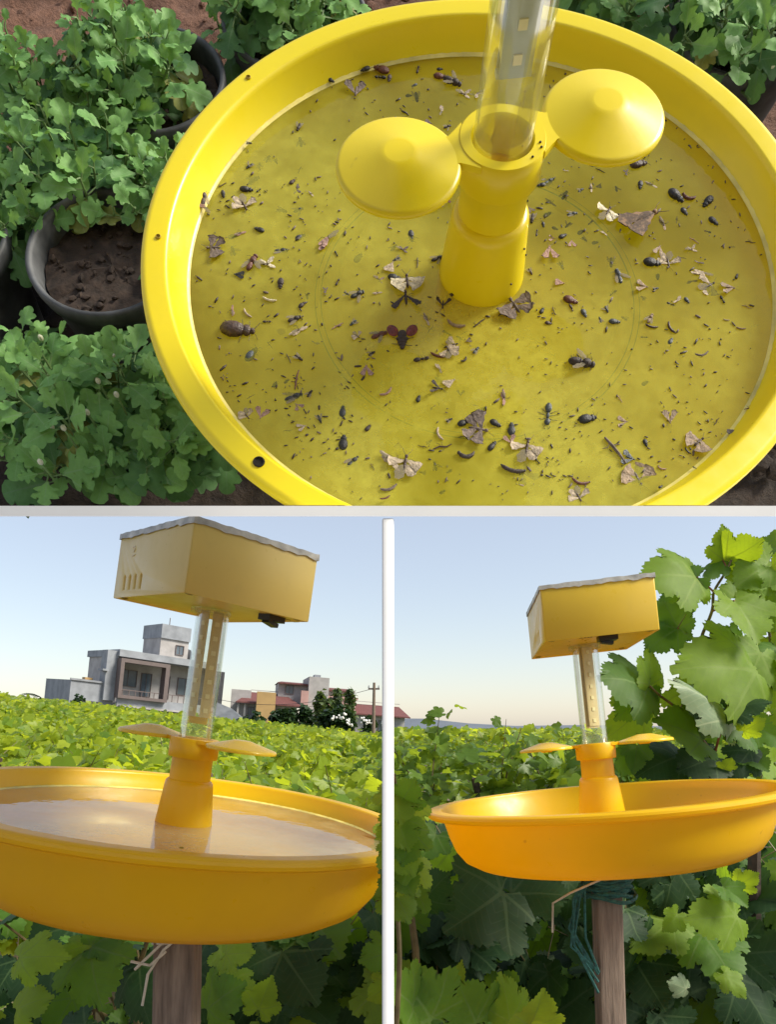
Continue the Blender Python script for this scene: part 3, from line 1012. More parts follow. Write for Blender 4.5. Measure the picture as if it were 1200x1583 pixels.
    for i, (x, y) in enumerate(per): v.append((x * 1.016, y * 1.014, hb - .0030 - .0007 * (math.sin(i * .9 + math.sin(i * .31) * 3) + 1) - rr.uniform(0, .0022)))
    v.append((0, 0, hb + .003))
    for i in range(P):
        j = (i + 1) % P
        f.append((i, P + i, P + j, j)); f.append((i, j, 2 * P))
    lid.add(v, f); lid.build('lid_film', LID, hs, smooth=True, sharp=60)
    # rocker switch, sticker and corner screws under the floor
    sx, sy = {'left': (.052, -.070), 'right': (.012, -.083), 'top': (.05, -.07)}[key]
    sw = MB().box(-.014, .014, -.010, .010, -.004, .0034).build('switch', BLACK, hs, Matrix.Translation((sx, sy, 0)) @ Matrix.Rotation(.25 if key == 'left' else 0, 4, 'Z'), smooth=False)
    MB().box(-.009, .009, -.006, .006, -.009, -.004).build('rocker', BLACK, sw, Matrix.Rotation(.22, 4, 'Y'), smooth=False)
    if key == 'left':
        st = MB()
        for q in ((-.011, .011, -.006, -.0045), (-.011, .011, .0045, .006), (-.011, -.0095, -.0045, .0045), (.0095, .011, -.0045, .0045)):
            st.box(q[0], q[1], q[2], q[3], .0030, .0034)
        st.build('label_outline', SIGN_GREEN, hs, Matrix.Translation((sx + .030, sy + .006, 0)), smooth=False)
        # the worn raised figure on the side wall
        fig = MB()
        for p0, p1 in (((-.004, .012), (.001, .0135)), ((.001, .0135), (.003, .010)), ((.003, .010), (-.001, .006)), ((-.004, .001), (.005, .0025))):
            fig.tube([(-a - .0002, .055 - p0[0], .052 + p0[1]), (-a - .0002, .055 - p1[0], .052 + p1[1])], .0006, 5)
        fig.build('worn_figure', WORN, hs)
    if key == 'right':
        cu = bpy.data.curves.new('underside_marking', 'FONT'); cu.body = 'AUTO'; cu.size = .011; cu.extrude = .0001; cu.align_x = 'CENTER'; cu.body = 'ABES'; cu.size = .009
        of = bpy.data.objects.new('underside_marking', cu); col.objects.link(of)
        mt = bpy.data.meshes.new_from_object(of.evaluated_get(bpy.context.evaluated_depsgraph_get())); bpy.data.objects.remove(of)
        mt.name = 'printed_marking'; mt.materials.clear(); mt.materials.append(BLACK)
        link('printed_marking', mt, hs, Matrix.Translation((sx - .032, sy - .002, .0032)) @ Matrix.Rotation(math.pi, 4, 'X'))
    for qx in (-1, 1):
        for qy in (-1, 1):
            MB().lathe([(0, .0032), (.0045, .0030), (.0052, .0022), (.0036, .0016), (.003, .0030)], 14).build('screw', SCREW, hs, Matrix.Translation((qx * (a - .011), qy * (b - .011), 0)))
    # collar where the tube enters the box
    MB().lathe([(.0208, .002), (.0255, .002), (.0255, -.0035), (.0208, -.0035)], 36, closed=True).build('tube_collar', CLEARW, hs, Matrix.Translation((-ox, -oy, 0)))
    # rim holes
    for (ang, r, big) in {'top': [(228.9, .2663, 1), (138.4, .2685, 0), (178.8, .2655, 0)], 'left': [(285, .270, 0)], 'right': []}[key]:
        p = Vector((math.cos(rad(ang)) * r, math.sin(rad(ang)) * r, .0012))
        q = .0036 if big else .0018
        MB().lathe([(q * 1.25, 0), (q * 1.2, .0007), (q, .0009), (q * .92, -.0002), (0, -.0003)], 20, 0).build('rim_hole', HOLE if big else HOLE2, tray, Matrix.Translation(p))
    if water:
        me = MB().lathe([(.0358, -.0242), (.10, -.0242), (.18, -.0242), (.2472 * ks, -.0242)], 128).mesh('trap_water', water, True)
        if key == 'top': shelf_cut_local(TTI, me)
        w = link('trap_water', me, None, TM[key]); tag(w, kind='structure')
        me = MB().lathe([(.2452 * ks, -.0243), (.2474 * ks, -.0232), (.2488 * ks, -.0216), (.2482 * ks, -.0232), (.2462 * ks, -.0246)], 128).mesh('tide_mark', TIDE, True)
        if key == 'top': shelf_cut_local(TTI, me)
        link('tide_mark', me, tray)
    return T


TIDE = simple('pale_tide_mark', (.66, .56, .14), .35, .25, 40, .2)
RINGM = simple('olive_floor_ring', (.42, .42, .03), .5, .2, 60, 0)  # raised floor rings coloured darker and greener than the tray
SCREW = simple('olive_screw', (.30, .26, .08), .4, .2, 60, 0)
SIGN_GREEN = simple('green_print', (.08, .14, .05), .6, .1, 20, 0)
WORN = simple('worn_white_mark', (.70, .66, .55), .7, .1, 60, 0)
HOLE = simple('hole_shadow', (.01, .008, .004), .9, .2, 60, 0)
HOLE2 = simple('brown_dimple', (.35, .24, .02), .8, .2, 60, 0)
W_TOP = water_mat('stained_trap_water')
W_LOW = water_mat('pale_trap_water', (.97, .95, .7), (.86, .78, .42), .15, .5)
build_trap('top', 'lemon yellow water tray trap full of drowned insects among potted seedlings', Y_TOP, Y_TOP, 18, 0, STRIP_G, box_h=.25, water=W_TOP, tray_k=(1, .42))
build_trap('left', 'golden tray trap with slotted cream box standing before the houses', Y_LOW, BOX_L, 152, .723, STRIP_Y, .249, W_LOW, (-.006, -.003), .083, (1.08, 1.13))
build_trap('right', 'golden tray trap with plain mustard box beside the overhanging vine', Y_LOW, BOX_R, 168, -.106, STRIP_Y, .242, None, (.008, .001))


def stakes():
    for key, w, lab in (('left', .0265, 'brown timber stake with pale wrapping and string under the left golden tray'), ('right', .021, 'grey timber stake with teal netting bound at its top under the right golden tray')):
        c, n = POSE[key]
        top = TM[key] @ Vector((.006 if key == 'left' else -.002, 0, -.1105 if key == 'left' else -.1005))
        M = Matrix.Translation((0, 0, 0))
        foot = Vector((top.x - (.03 if key == 'left' else -.05), top.y + .02, -.1))
        ax = (top - foot); L = ax.length
        rot = frame(Vector((0, 1, 0)) - ax.normalized() * ax.normalized().y, ax)
        Mx = Matrix.Translation(foot) @ rot.to_4x4()
        T = empty('timber_stake', Mx, lab, 'stake')
        me = MB().box(-w, w, -w * .8, w * .8, 0, L - .0015).mesh('post', TIMBER, False); bevel(me, .004, 2)
        # a few uneven hewn bends
        link('post', me, T)
        if key == 'left':
            MB().box(-w - .004, w + .006, -w * .8 - .004, w * .8 + .004, L - .024, L - .008).build('wrapping', PAPER, T, smooth=False)
            st = MB()
            zz = L - .05
            for q in range(4):
                pts = []
                for i in range(17):
                    a = i / 16 * 2 * math.pi
                    pts.append((math.cos(a) * (w * 1.12) * (1.1), math.sin(a) * w * 1.02, zz - q * .006 + .01 * math.sin(a * 1.0 + q)))
                st.tube(pts, .0013, 5)
            st.build('string', CORD, T)
            for p in ([(-.045, -.03, L - .095), (-.01, -.034, L - .060), (.03, -.036, L - .045), (.07, -.02, L - .02)],
                      [(-.035, -.03, L - .14), (-.028, -.032, L - .10), (-.008, -.034, L - .068), (.012, -.034, L - .05)],
                      [(-.05, -.03, L - .085), (-.025, -.034, L - .088), (-.005, -.035, L - .07)]):
                MB().tube(p, .0018, 6).build('string', CORD, T)
        else:
            mb = MB()
            rr = random.Random(2)
            for q in range(16):
                pts = []
                zc = L - .008 - q * .0033
                rr_ = w * rr.uniform(1.25, 1.75)
                for i in range(25):
                    a = i / 24 * 2 * math.pi
                    pts.append((math.cos(a) * rr_ * (1.15 + .1 * math.sin(3 * a + q)), math.sin(a) * rr_, zc + .006 * math.sin(2 * a + q * 1.7)))
                mb.tube(pts, .0032, 5)
            mb.build('netting', NET, T)
            # loose tails of netting hanging to the left
            tl = MB()
            for q in range(6):
                x = -.045 - .004 * q * .9
                tl.tube([(x * .6, -.03, L - .012), (x, -.036, L - .04 - .003 * q), (x - .008 + rr.uniform(-.01, .01), -.03, L - .10 - rr.uniform(0, .03)), (x * .6 + rr.uniform(-.01, .02), -.026, L - .16 - rr.uniform(0, .05))], .0022, 5)
            tl.build('netting_tail', NET, T)
            MB().tube([(-.02, -.045, L - .022), (-.07, -.05, L - .040), (-.098, -.05, L - .055), (-.1, -.05, L - .10)], .0018, 5).build('twig', CORD, T)


stakes()

# ------------------------------------------------------------------ white bench that carries the upper planting
def bench():
    T = empty('planting_bench', Matrix.Translation((0, .31, 0)), 'white steel bench with slim legs holding the tilted bed of potted seedlings', 'bench')
    k = math.sqrt(1 + .09)
    zf = SHELF_CO.z
    d = Vector((0, 1, .30)).normalized(); no = SHELF_NO
    # shelf plate: front face 8 mm, rising to the back
    x = .49; L = .33
    o = Vector((0, 0, zf))
    v = []
    for X in (-x, x):
        for (s, t) in ((0, 0), (L, 0), (L, -.0046), (0, -.0048)):
            p = o + d * s + no * t
            if s == 0: p.y = 0
            v.append((X, p.y, p.z))
    MB().add(v, [(0, 1, 2, 3), (7, 6, 5, 4), (0, 4, 5, 1), (1, 5, 6, 2), (2, 6, 7, 3), (3, 7, 4, 0)]).build('shelf', WHITE, T, smooth=False)
    for X in (0, -.47, .47):
        me = MB().box(X - .00255, X + .00255, .0004, .018, -.02, zf - .0052).mesh('leg', WHITE, False); bevel(me, .0006, 1)
        link('leg', me, T)
    for X in (-.475, .475):
        MB().box(X - .008, X + .008, .300, .320, 0, zf + .075).build('leg', WHITE, T, smooth=False)
    return T


bench()


# ------------------------------------------------------------------ tilted bed behind the upper trap
TT = TM['top']
BASE_Z = -.30


def tl(px, py, z):
    """photo pixel -> local point of the upper bed at local height z"""
    d = TTI.to_3x3() @ Vector(((px - CX) / F, 1, (CY - py) / F))
    o = TTI @ EYE
    s = (z - o.z) / d.z
    return o + d * s


def above_shelf(p, margin=.0):
    return (TT @ Vector(p) - SHELF_CO).dot(SHELF_NO) > margin


def bed():
    nx, ny = 110, 90
    v, f = [], []
    for j in range(ny + 1):
        for i in range(nx + 1):
            x = -.78 + 1.5 * i / nx; y = -.32 + 1.30 * j / ny
            z = BASE_Z + .010 * math.sin(x * 13 + 2 * math.sin(y * 9)) * math.sin(y * 11 + x * 4) + R.uniform(-.005, .005)
            v.append((x, y, z))
    n = nx + 1
    for j in range(ny):
        for i in range(nx): f.append((j * n + i, j * n + i + 1, (j + 1) * n + i + 1, (j + 1) * n + i))
    t = NT('bed_earth')
    a = t.noise(45, 8, .7); b = t.noise(5, 4)
    c1 = t.ramp(a.outputs[0], [(.3, (.012, .008, .006)), (.6, (.040, .026, .018)), (.8, (.09, .06, .045))])
    c2 = t.ramp(a.outputs[0], [(.3, (.10, .05, .032)), (.6, (.19, .095, .06)), (.8, (.27, .15, .10))])
    sx = t.n('ShaderNodeSeparateXYZ'); tc = t.n('ShaderNodeTexCoord'); t.l(tc.outputs['Object'], sx.inputs[0])
    fac = t.math('ADD', t.math('MULTIPLY', t.math('SUBTRACT', sx.outputs[1], .36), 6), t.math('SUBTRACT', b.outputs[0], .5))
    fac.node.use_clamp = True
    t.l(t.mix(fac, c1, c2), t.p.inputs['Base Color']); t.p.inputs['Roughness'].default_value = .95
    t.bump(a.outputs[0], .8, .01)
    me = MB().add(v, f).mesh('bed_soil', t.mat, True)
    shelf_cut_local(TTI, me)
    tag(link('bed_soil', me, None, TT), kind='structure')
    mb = MB().box(-.79, .73, -.34, .99, BASE_Z - .075, BASE_Z - .035)
    me = mb.mesh('bed_tray', WHITE, False)
    bmesh_dense = bmesh.new(); bmesh_dense.from_mesh(me); bmesh.ops.subdivide_edges(bmesh_dense, edges=bmesh_dense.edges[:], cuts=6, use_grid_fill=True); bmesh_dense.to_mesh(me); bmesh_dense.free()
    shelf_cut_local(TTI, me)
    tag(link('bed_base', me, None, TT), kind='structure')
    # clods, straw and crumbs lying on the soil: nobody could count them
    rr = random.Random(12)
    mb = MB()
    for i in range(900):
        p = Vector((rr.uniform(-.74, .66), rr.uniform(-.15, .9), BASE_Z + .004))
        if not above_shelf(p, .02): continue
        r = rr.uniform(.002, .007) * (1 if rr.random() < .9 else 1.8)
        mb.ball(p, (r * rr.uniform(.7, 1.4), r * rr.uniform(.7, 1.4), r * .8), 5, 3)
    tag(mb.build('soil_clods', t.mat, None, TT), kind='stuff')
    mb = MB()
    for i in range(160):
        p = Vector((rr.uniform(-.6, .0), rr.uniform(-.12, .2), BASE_Z + .011))
        if not above_shelf(p, .03): continue
        a = rr.uniform(0, 6.28); L = rr.uniform(.008, .03)
        q = p + Vector((math.cos(a) * L, math.sin(a) * L, rr.uniform(-.002, .006)))
        mb.tube([p, p.lerp(q, .5) + Vector((0, 0, .002)), q], .0007, 4)
    tag(mb.build('straw_litter', CORD, None, TT), kind='stuff')


bed()

POT_SOIL = simple('potting_soil', (.035, .022, .015), .95, .6, 70, .9)
def lobed(dp, k):
    h = [(.03, -.02), (.07, .10), (.16, .22), (.33 + k, .24), (.40 + k, .33), (.36, .40), (.25 + dp, .45), (.37 + k, .54), (.44 + k, .66), (.36, .74), (.22 + dp * .8, .75), (.24, .88), (.15, .97), (.05, 1.0)]
    return h + [(-x, y) for x, y in h[::-1]]


C_OUT = [lobed(.0, .0), lobed(.05, -.04), lobed(-.03, .05), lobed(.08, -.10), lobed(.0, .08), lobed(.03, -.02)]
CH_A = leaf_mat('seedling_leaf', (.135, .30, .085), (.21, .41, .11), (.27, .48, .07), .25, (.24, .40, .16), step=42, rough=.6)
CH_B = leaf_mat('dark_seedling_leaf', (.06, .155, .05), (.10, .23, .07), (.13, .26, .05), .2, (.12, .22, .10), step=42, rough=.6)  # darker green for the lowest leaves of each shoot
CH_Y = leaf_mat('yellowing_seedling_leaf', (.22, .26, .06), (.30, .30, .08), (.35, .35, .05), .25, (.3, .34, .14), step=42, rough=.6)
CH_M = {k: [leaf_mesh('seedling_leaf', leaf_data(C_OUT[i], True, *p, seed=30 + i, cen=(0, .45)), m) for i, p in enumerate([(.3, .4, .05), (.6, .25, .06), (.1, .6, .07), (.4, .7, .05), (-.15, .4, .06), (.8, .1, .05)])] for k, m in (('a', CH_A), ('b', CH_B), ('y', CH_Y))}
STEMG = simple('green_stem', (.12, .20, .06), .6, .3, 60, .1)
BUD = simple('pale_bud', (.50, .50, .35), .7, .1, 60, 0)


def pot(c, r, label, group='dusty black nursery pots'):
    T = empty('plant_pot', TT @ Matrix.Translation((c.x, c.y, BASE_Z)), label, 'plant pot', group)
    h = -.15 - BASE_Z
    me = MB().lathe([(0, .002), (r * .72, .002), (r * .93, h - .022), (r * .95, h - .020), (r * .99, h - .018), (r * 1.02, h - .008), (r * 1.02, h - .001), (r * .995, h + .0015),
                     (r * .955, h + .001), (r * .93, h - .004), (r * .90, h - .03), (r * .86, h - .05)], 64).mesh('pot', POT, True, 60)
    link('pot', me, T)
    v = []; f = []
    n = 40
    rr = random.Random(int(c.x * 1000))
    rows = [0, .16, .34, .55, .78, 1.0]
    mb = MB(); v = [(0, 0, h - .020)]
    for q in rows[1:]:
        for k in range(n):
            a = 2 * math.pi * k / n
            v.append((r * .885 * q * math.cos(a), r * .885 * q * math.sin(a), h - .022 + rr.uniform(-.0035, .0035) * (.35 + .65 * q)))
    for k in range(n): f.append((0, 1 + k, 1 + (k + 1) % n))
    for j in range(4):
        for k in range(n):
            a, b = 1 + j * n + k, 1 + j * n + (k + 1) % n
            f.append((a, a + n, b + n, b))
    mb.add(v, f)
    for q in range(70):
        a = rr.uniform(0, 6.28); d = r * .82 * math.sqrt(rr.random()); e = rr.uniform(.0015, .005)
        mb.ball((d * math.cos(a), d * math.sin(a), h - .021), (e * rr.uniform(.7, 1.5), e * rr.uniform(.7, 1.5), e * .8), 5, 3)
    s = mb.build('soil', POT_SOIL, T)
    return T


def seedling(c, r, ztop, n_sh, seed, label, base_z=-.185, spread=1.0, lr=(.025, .042), skip=None, buds=0, group='leafy seedlings round the upper tray', lim=290):
    """a tuft of short shoots, each ending in a rosette of lobed leaves"""
    rr = random.Random(seed)
    T = empty('seedling', TT @ Matrix.Translation((c.x, c.y, base_z)), label, 'seedling', group)
    stems = MB(); cnt = 0
    golden = 2.39996
    for i in range(n_sh):
        a = i * golden + rr.uniform(-.3, .3); d = r * spread * math.sqrt((i + .5) / n_sh)
        base = Vector((d * .45 * math.cos(a), d * .45 * math.sin(a), .0))
        hgt = (ztop - base_z) * (rr.uniform(.6, 1.0) - .30 * (d / r / spread) ** 2)
        tip = Vector((d * math.cos(a), d * math.sin(a), hgt))
        if skip and skip(Vector((c.x, c.y, base_z)) + tip): continue
        if not above_shelf(Vector((c.x, c.y, base_z)) + tip, .018): continue
        mid = base.lerp(tip, .5) + Vector((0, 0, hgt * .12))
        stems.tube([base, mid, tip], [.0022, .0018, .0012], 5)
        ax = (tip - mid).normalized()
        ax = (ax + Vector((0, -.25, .9))).normalized()
        nl = rr.randint(7, 10)
        for q in range(nl):
            t = q / (nl - 1)                                     # 0 = lowest leaf, 1 = youngest
            if cnt >= lim: break
            la = q * golden + rr.uniform(-.4, .4) + i
            side = frame(Vector((1, 0, 0)) - ax * ax.x, ax) @ Vector((math.cos(la), math.sin(la), 0))
            L = rr.uniform(*lr) * (1.1 - .72 * t)
            elev = -.35 + 1.2 * t + rr.uniform(-.25, .25)
            dr = (side * math.cos(elev) + ax * math.sin(elev)).normalized()
            p = tip - ax * (1 - t) * hgt * .38 + dr * (.006 + .010 * (1 - t))
            wp = Vector((c.x, c.y, base_z)) + p
            if not above_shelf(wp + dr * L, .004) or not above_shelf(wp, .006): continue
            if skip and skip(wp + dr * L * .8): continue
            nn = (ax * math.cos(elev) - side * math.sin(elev)).normalized() + Vector((rr.uniform(-.35, .35), rr.uniform(-.35, .35), rr.uniform(-.1, .3)))
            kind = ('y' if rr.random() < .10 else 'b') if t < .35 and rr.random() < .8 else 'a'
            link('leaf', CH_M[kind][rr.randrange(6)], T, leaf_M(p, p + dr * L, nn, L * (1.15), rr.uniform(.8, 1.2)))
            stems.tube([tip - ax * (1 - t) * hgt * .38, p], [.0009, .0007], 4)
            cnt += 1
    for i in range(buds):
        a = rr.uniform(0, 6.28); d = r * rr.uniform(.2, .9)
        p = Vector((d * math.cos(a), d * math.sin(a), (ztop - base_z) * rr.uniform(.75, .95)))
        if not above_shelf(Vector((c.x, c.y, base_z)) + p, .02): continue
        b = MB().ball(p, (.0026, .0026, .0036), 8, 5); b.build('bud', BUD, T)
        stems.tube([p - Vector((0, 0, .03)), p], [.001, .0012], 4)
    stems.build('stem', STEMG, T)
    return T


def under_tray(p):
    """the tray stands in this place: no leaf grows through it"""
    return math.hypot(p.x, p.y) < .287 and p.z > -.125


P1 = Vector((-.349, .402, 0)); P2 = Vector((-.379, .158, 0))
P3 = tl(455, 25, -.15); P4 = tl(1150, 40, -.15); P5 = tl(95, 640, -.17); P6 = tl(270, 640, -.2)
pot(P1, .082, 'black pot with a pale worn rim at the upper left of the lemon tray')
pot(P2, .084, 'black pot with bare dark soil showing left of the lemon tray')
pot(P3, .085, 'black pot half hidden behind the upper left rim of the lemon tray')
pot(P4, .085, 'black pot behind the upper right rim of the lemon tray')
P0 = P2 + Vector((-.19, .02, 0)); pot(P0, .082, 'black pot cut off by the left edge of the picture')
def bare_pot(p):
    """keep the second pot open to view: nothing leans over its soil"""
    return under_tray(p) or math.hypot(p.x - P2.x + .005, p.y - P2.y + .03) < .075


seedling(P1 + Vector((-.035, -.005, 0)), .072, -.085, 28, 1, 'bushy seedling filling the upper left pot', skip=under_tray)
seedling(P1 + Vector((-.15, -.03, 0)), .09, -.09, 26, 11, 'bushy seedling at the upper left edge beside the reddish earth', base_z=-.25, skip=under_tray)
seedling(P1 + Vector((-.075, -.135, 0)), .095, -.105, 34, 2, 'sprawling seedling between the upper left pot and the pot of bare soil', base_z=-.22, skip=bare_pot, spread=1.1)
seedling(P2 + Vector((.085, -.035, 0)), .042, -.13, 9, 3, 'small seedling in the bare soil pot close to the lemon rim', skip=lambda p: under_tray(p) or p.x < P2.x + .035, lr=(.018, .03))
seedling(P2 + Vector((.075, .085, 0)), .05, -.12, 11, 13, 'small seedling hanging over the far rim of the bare soil pot', skip=lambda p: under_tray(p) or p.x < P2.x + .02, lr=(.018, .03))
seedling(P5 + Vector((.02, -.005, 0)), .115, -.115, 36, 4, 'broad seedling with tiny buds at the lower left below the bare soil pot', base_z=-.25, lr=(.030, .052), skip=bare_pot, buds=10, spread=1.05)
seedling(P6 + Vector((-.01, -.015, 0)), .075, -.135, 16, 5, 'dark seedling tucked under the lower left rim of the lemon tray', base_z=-.27, skip=under_tray, lr=(.028, .045))
seedling(P5 + Vector((.045, -.075, 0)), .04, -.20, 6, 6, 'sparse pale seedling on the dark soil at the bottom left', base_z=-.29, lr=(.016, .026))
seedling(P3 + Vector((-.01, .0, 0)), .085, -.08, 28, 7, 'bushy seedling behind the upper left rim of the lemon tray', skip=under_tray)
seedling(P4 + Vector((.0, .0, 0)), .12, -.07, 40, 8, 'bushy seedling behind the upper right rim of the lemon tray', skip=under_tray, spread=1.05)
seedling(P4 + Vector((-.14, .09, 0)), .10, -.07, 26, 9, 'bushy seedling above the lemon tray left of the corner pot', base_z=-.24, skip=under_tray)
P7 = Vector((.42, .20, 0))
pot(P7, .085, 'black pot beyond the right rim of the lemon tray'); seedling(P7, .095, -.12, 26, 14, 'bushy seedling in the pot beyond the right rim of the lemon tray', skip=under_tray)
seedling(P2 + Vector((-.17, .05, 0)), .08, -.11, 16, 10, 'seedling at the left edge beside the bare soil pot', skip=lambda p: under_tray(p) or (Vector((p.x, p.y, 0)) - P2).length < .09)

# ------------------------------------------------------------------ drowned insects
IC = {n: simple('insect_' + n.replace(' ', '_'), c, max(rg, .5), .5, 9, .25, bd=.05) for n, c, rg in (
    ('black', (.012, .011, .011), .35), ('dark grey', (.03, .032, .03), .5), ('brown', (.055, .030, .020), .45), ('red brown', (.11, .032, .018), .4),
    ('red', (.13, .018, .012), .3), ('tan', (.27, .19, .12), .7), ('pale', (.40, .32, .22), .8), ('cream', (.60, .53, .37), .8), ('pinkish', (.33, .20, .16), .8),
    ('grey brown', (.14, .105, .085), .8), ('slate', (.05, .062, .07), .5), ('dark brown', (.035, .022, .017), .6))}


def moth_pattern():
    t = NT('insect_mottled_brown')
    a = t.noise(16, 6, .75); b = t.noise(5, 3)
    c = t.ramp(a.outputs[0], [(.35, (.035, .022, .014)), (.52, (.10, .06, .035)), (.66, (.26, .17, .09))])
    c = t.mix(t.ramp(b.outputs[0], [(.55, (0, 0, 0)), (.62, (.6,) * 3)]), c, (.34, .20, .10))
    t.l(c, t.p.inputs['Base Color']); t.p.inputs['Roughness'].default_value = .8
    return t.mat


IC['mottled brown'] = moth_pattern()


def glassy_wing():
    t = NT('insect_glassy_wing')
    tr = t.n('ShaderNodeBsdfTransparent'); tr.inputs[0].default_value = (.9, .88, .8, 1)
    df = t.n('ShaderNodeBsdfDiffuse'); df.inputs[0].default_value = (.34, .30, .22, 1)
    mx = t.n('ShaderNodeMixShader', i_0=.42); t.l(tr.outputs[0], mx.inputs[1]); t.l(df.outputs[0], mx.inputs[2]); t.l(mx.outputs[0], t.out.inputs[0])
    return t.mat


IC['glassy'] = glassy_wing()


def wing_mb(mb, x, y, a, L, w, z=.03, tri=.0, m=0, curl=.03):
    """one wing: a plate with thickness, root at (x,y), pointing at angle a"""
    n = 9
    top, bot = [], []
    ca, sa = math.cos(a), math.sin(a)
    prof = []
    for i in range(n):
        u = i / (n - 1)
        if tri: hw = w * (.12 + .88 * u) * (1 if u < .97 else .8)
        else: hw = w * math.sin(math.pi * min(.97, .10 + .80 * u)) ** .8
        prof.append((u * L, hw))
    v = []
    for (px, hw) in prof:
        for s in (-1, 0, 1):
            jit = 1 + .16 * math.sin(px * 31 + s * 2.1 + a * 5) * (1 if s else 0)
            xx, yy = px - (abs(s) * (.10 + .06 * math.sin(a * 7)) * L if tri and px > .9 * L and s else 0), s * hw * .5 * jit
            v.append((x + xx * ca - yy * sa, y + xx * sa + yy * ca, z + curl * (px / L) ** 2 + (.012 if s == 0 else 0)))
    b = len(v)
    v += [(p[0], p[1], p[2] - .012) for p in v]
    f = []
    for i in range(n - 1):
        for s in range(2):
            q = i * 3 + s
            f.append((q, q + 3, q + 4, q + 1)); f.append((b + q, b + q + 1, b + q + 4, b + q + 3))
        f.append((i * 3, b + i * 3, b + i * 3 + 3, i * 3 + 3)); f.append((i * 3 + 2, i * 3 + 5, b + i * 3 + 5, b + i * 3 + 2))
    mb.add(v, f, m)


def leg_mb(mb, x, s, a, L, r=.011, m=0, rr=None):
    d = Vector((math.cos(a), s * abs(math.sin(a)), 0))
    p0 = Vector((x, s * .06, .02)); p1 = p0 + d * L * .5 + Vector((0, 0, .04)); p2 = p1 + Vector((d.x * .3 - .3, d.y, -.08)).normalized() * L * .55
    mb.tube([p0, p1, p2], [r, r * .8, r * .5], 4, m)


WING_COL = {'fly': 'glassy', 'bee': 'glassy', 'redbug': 'red'}


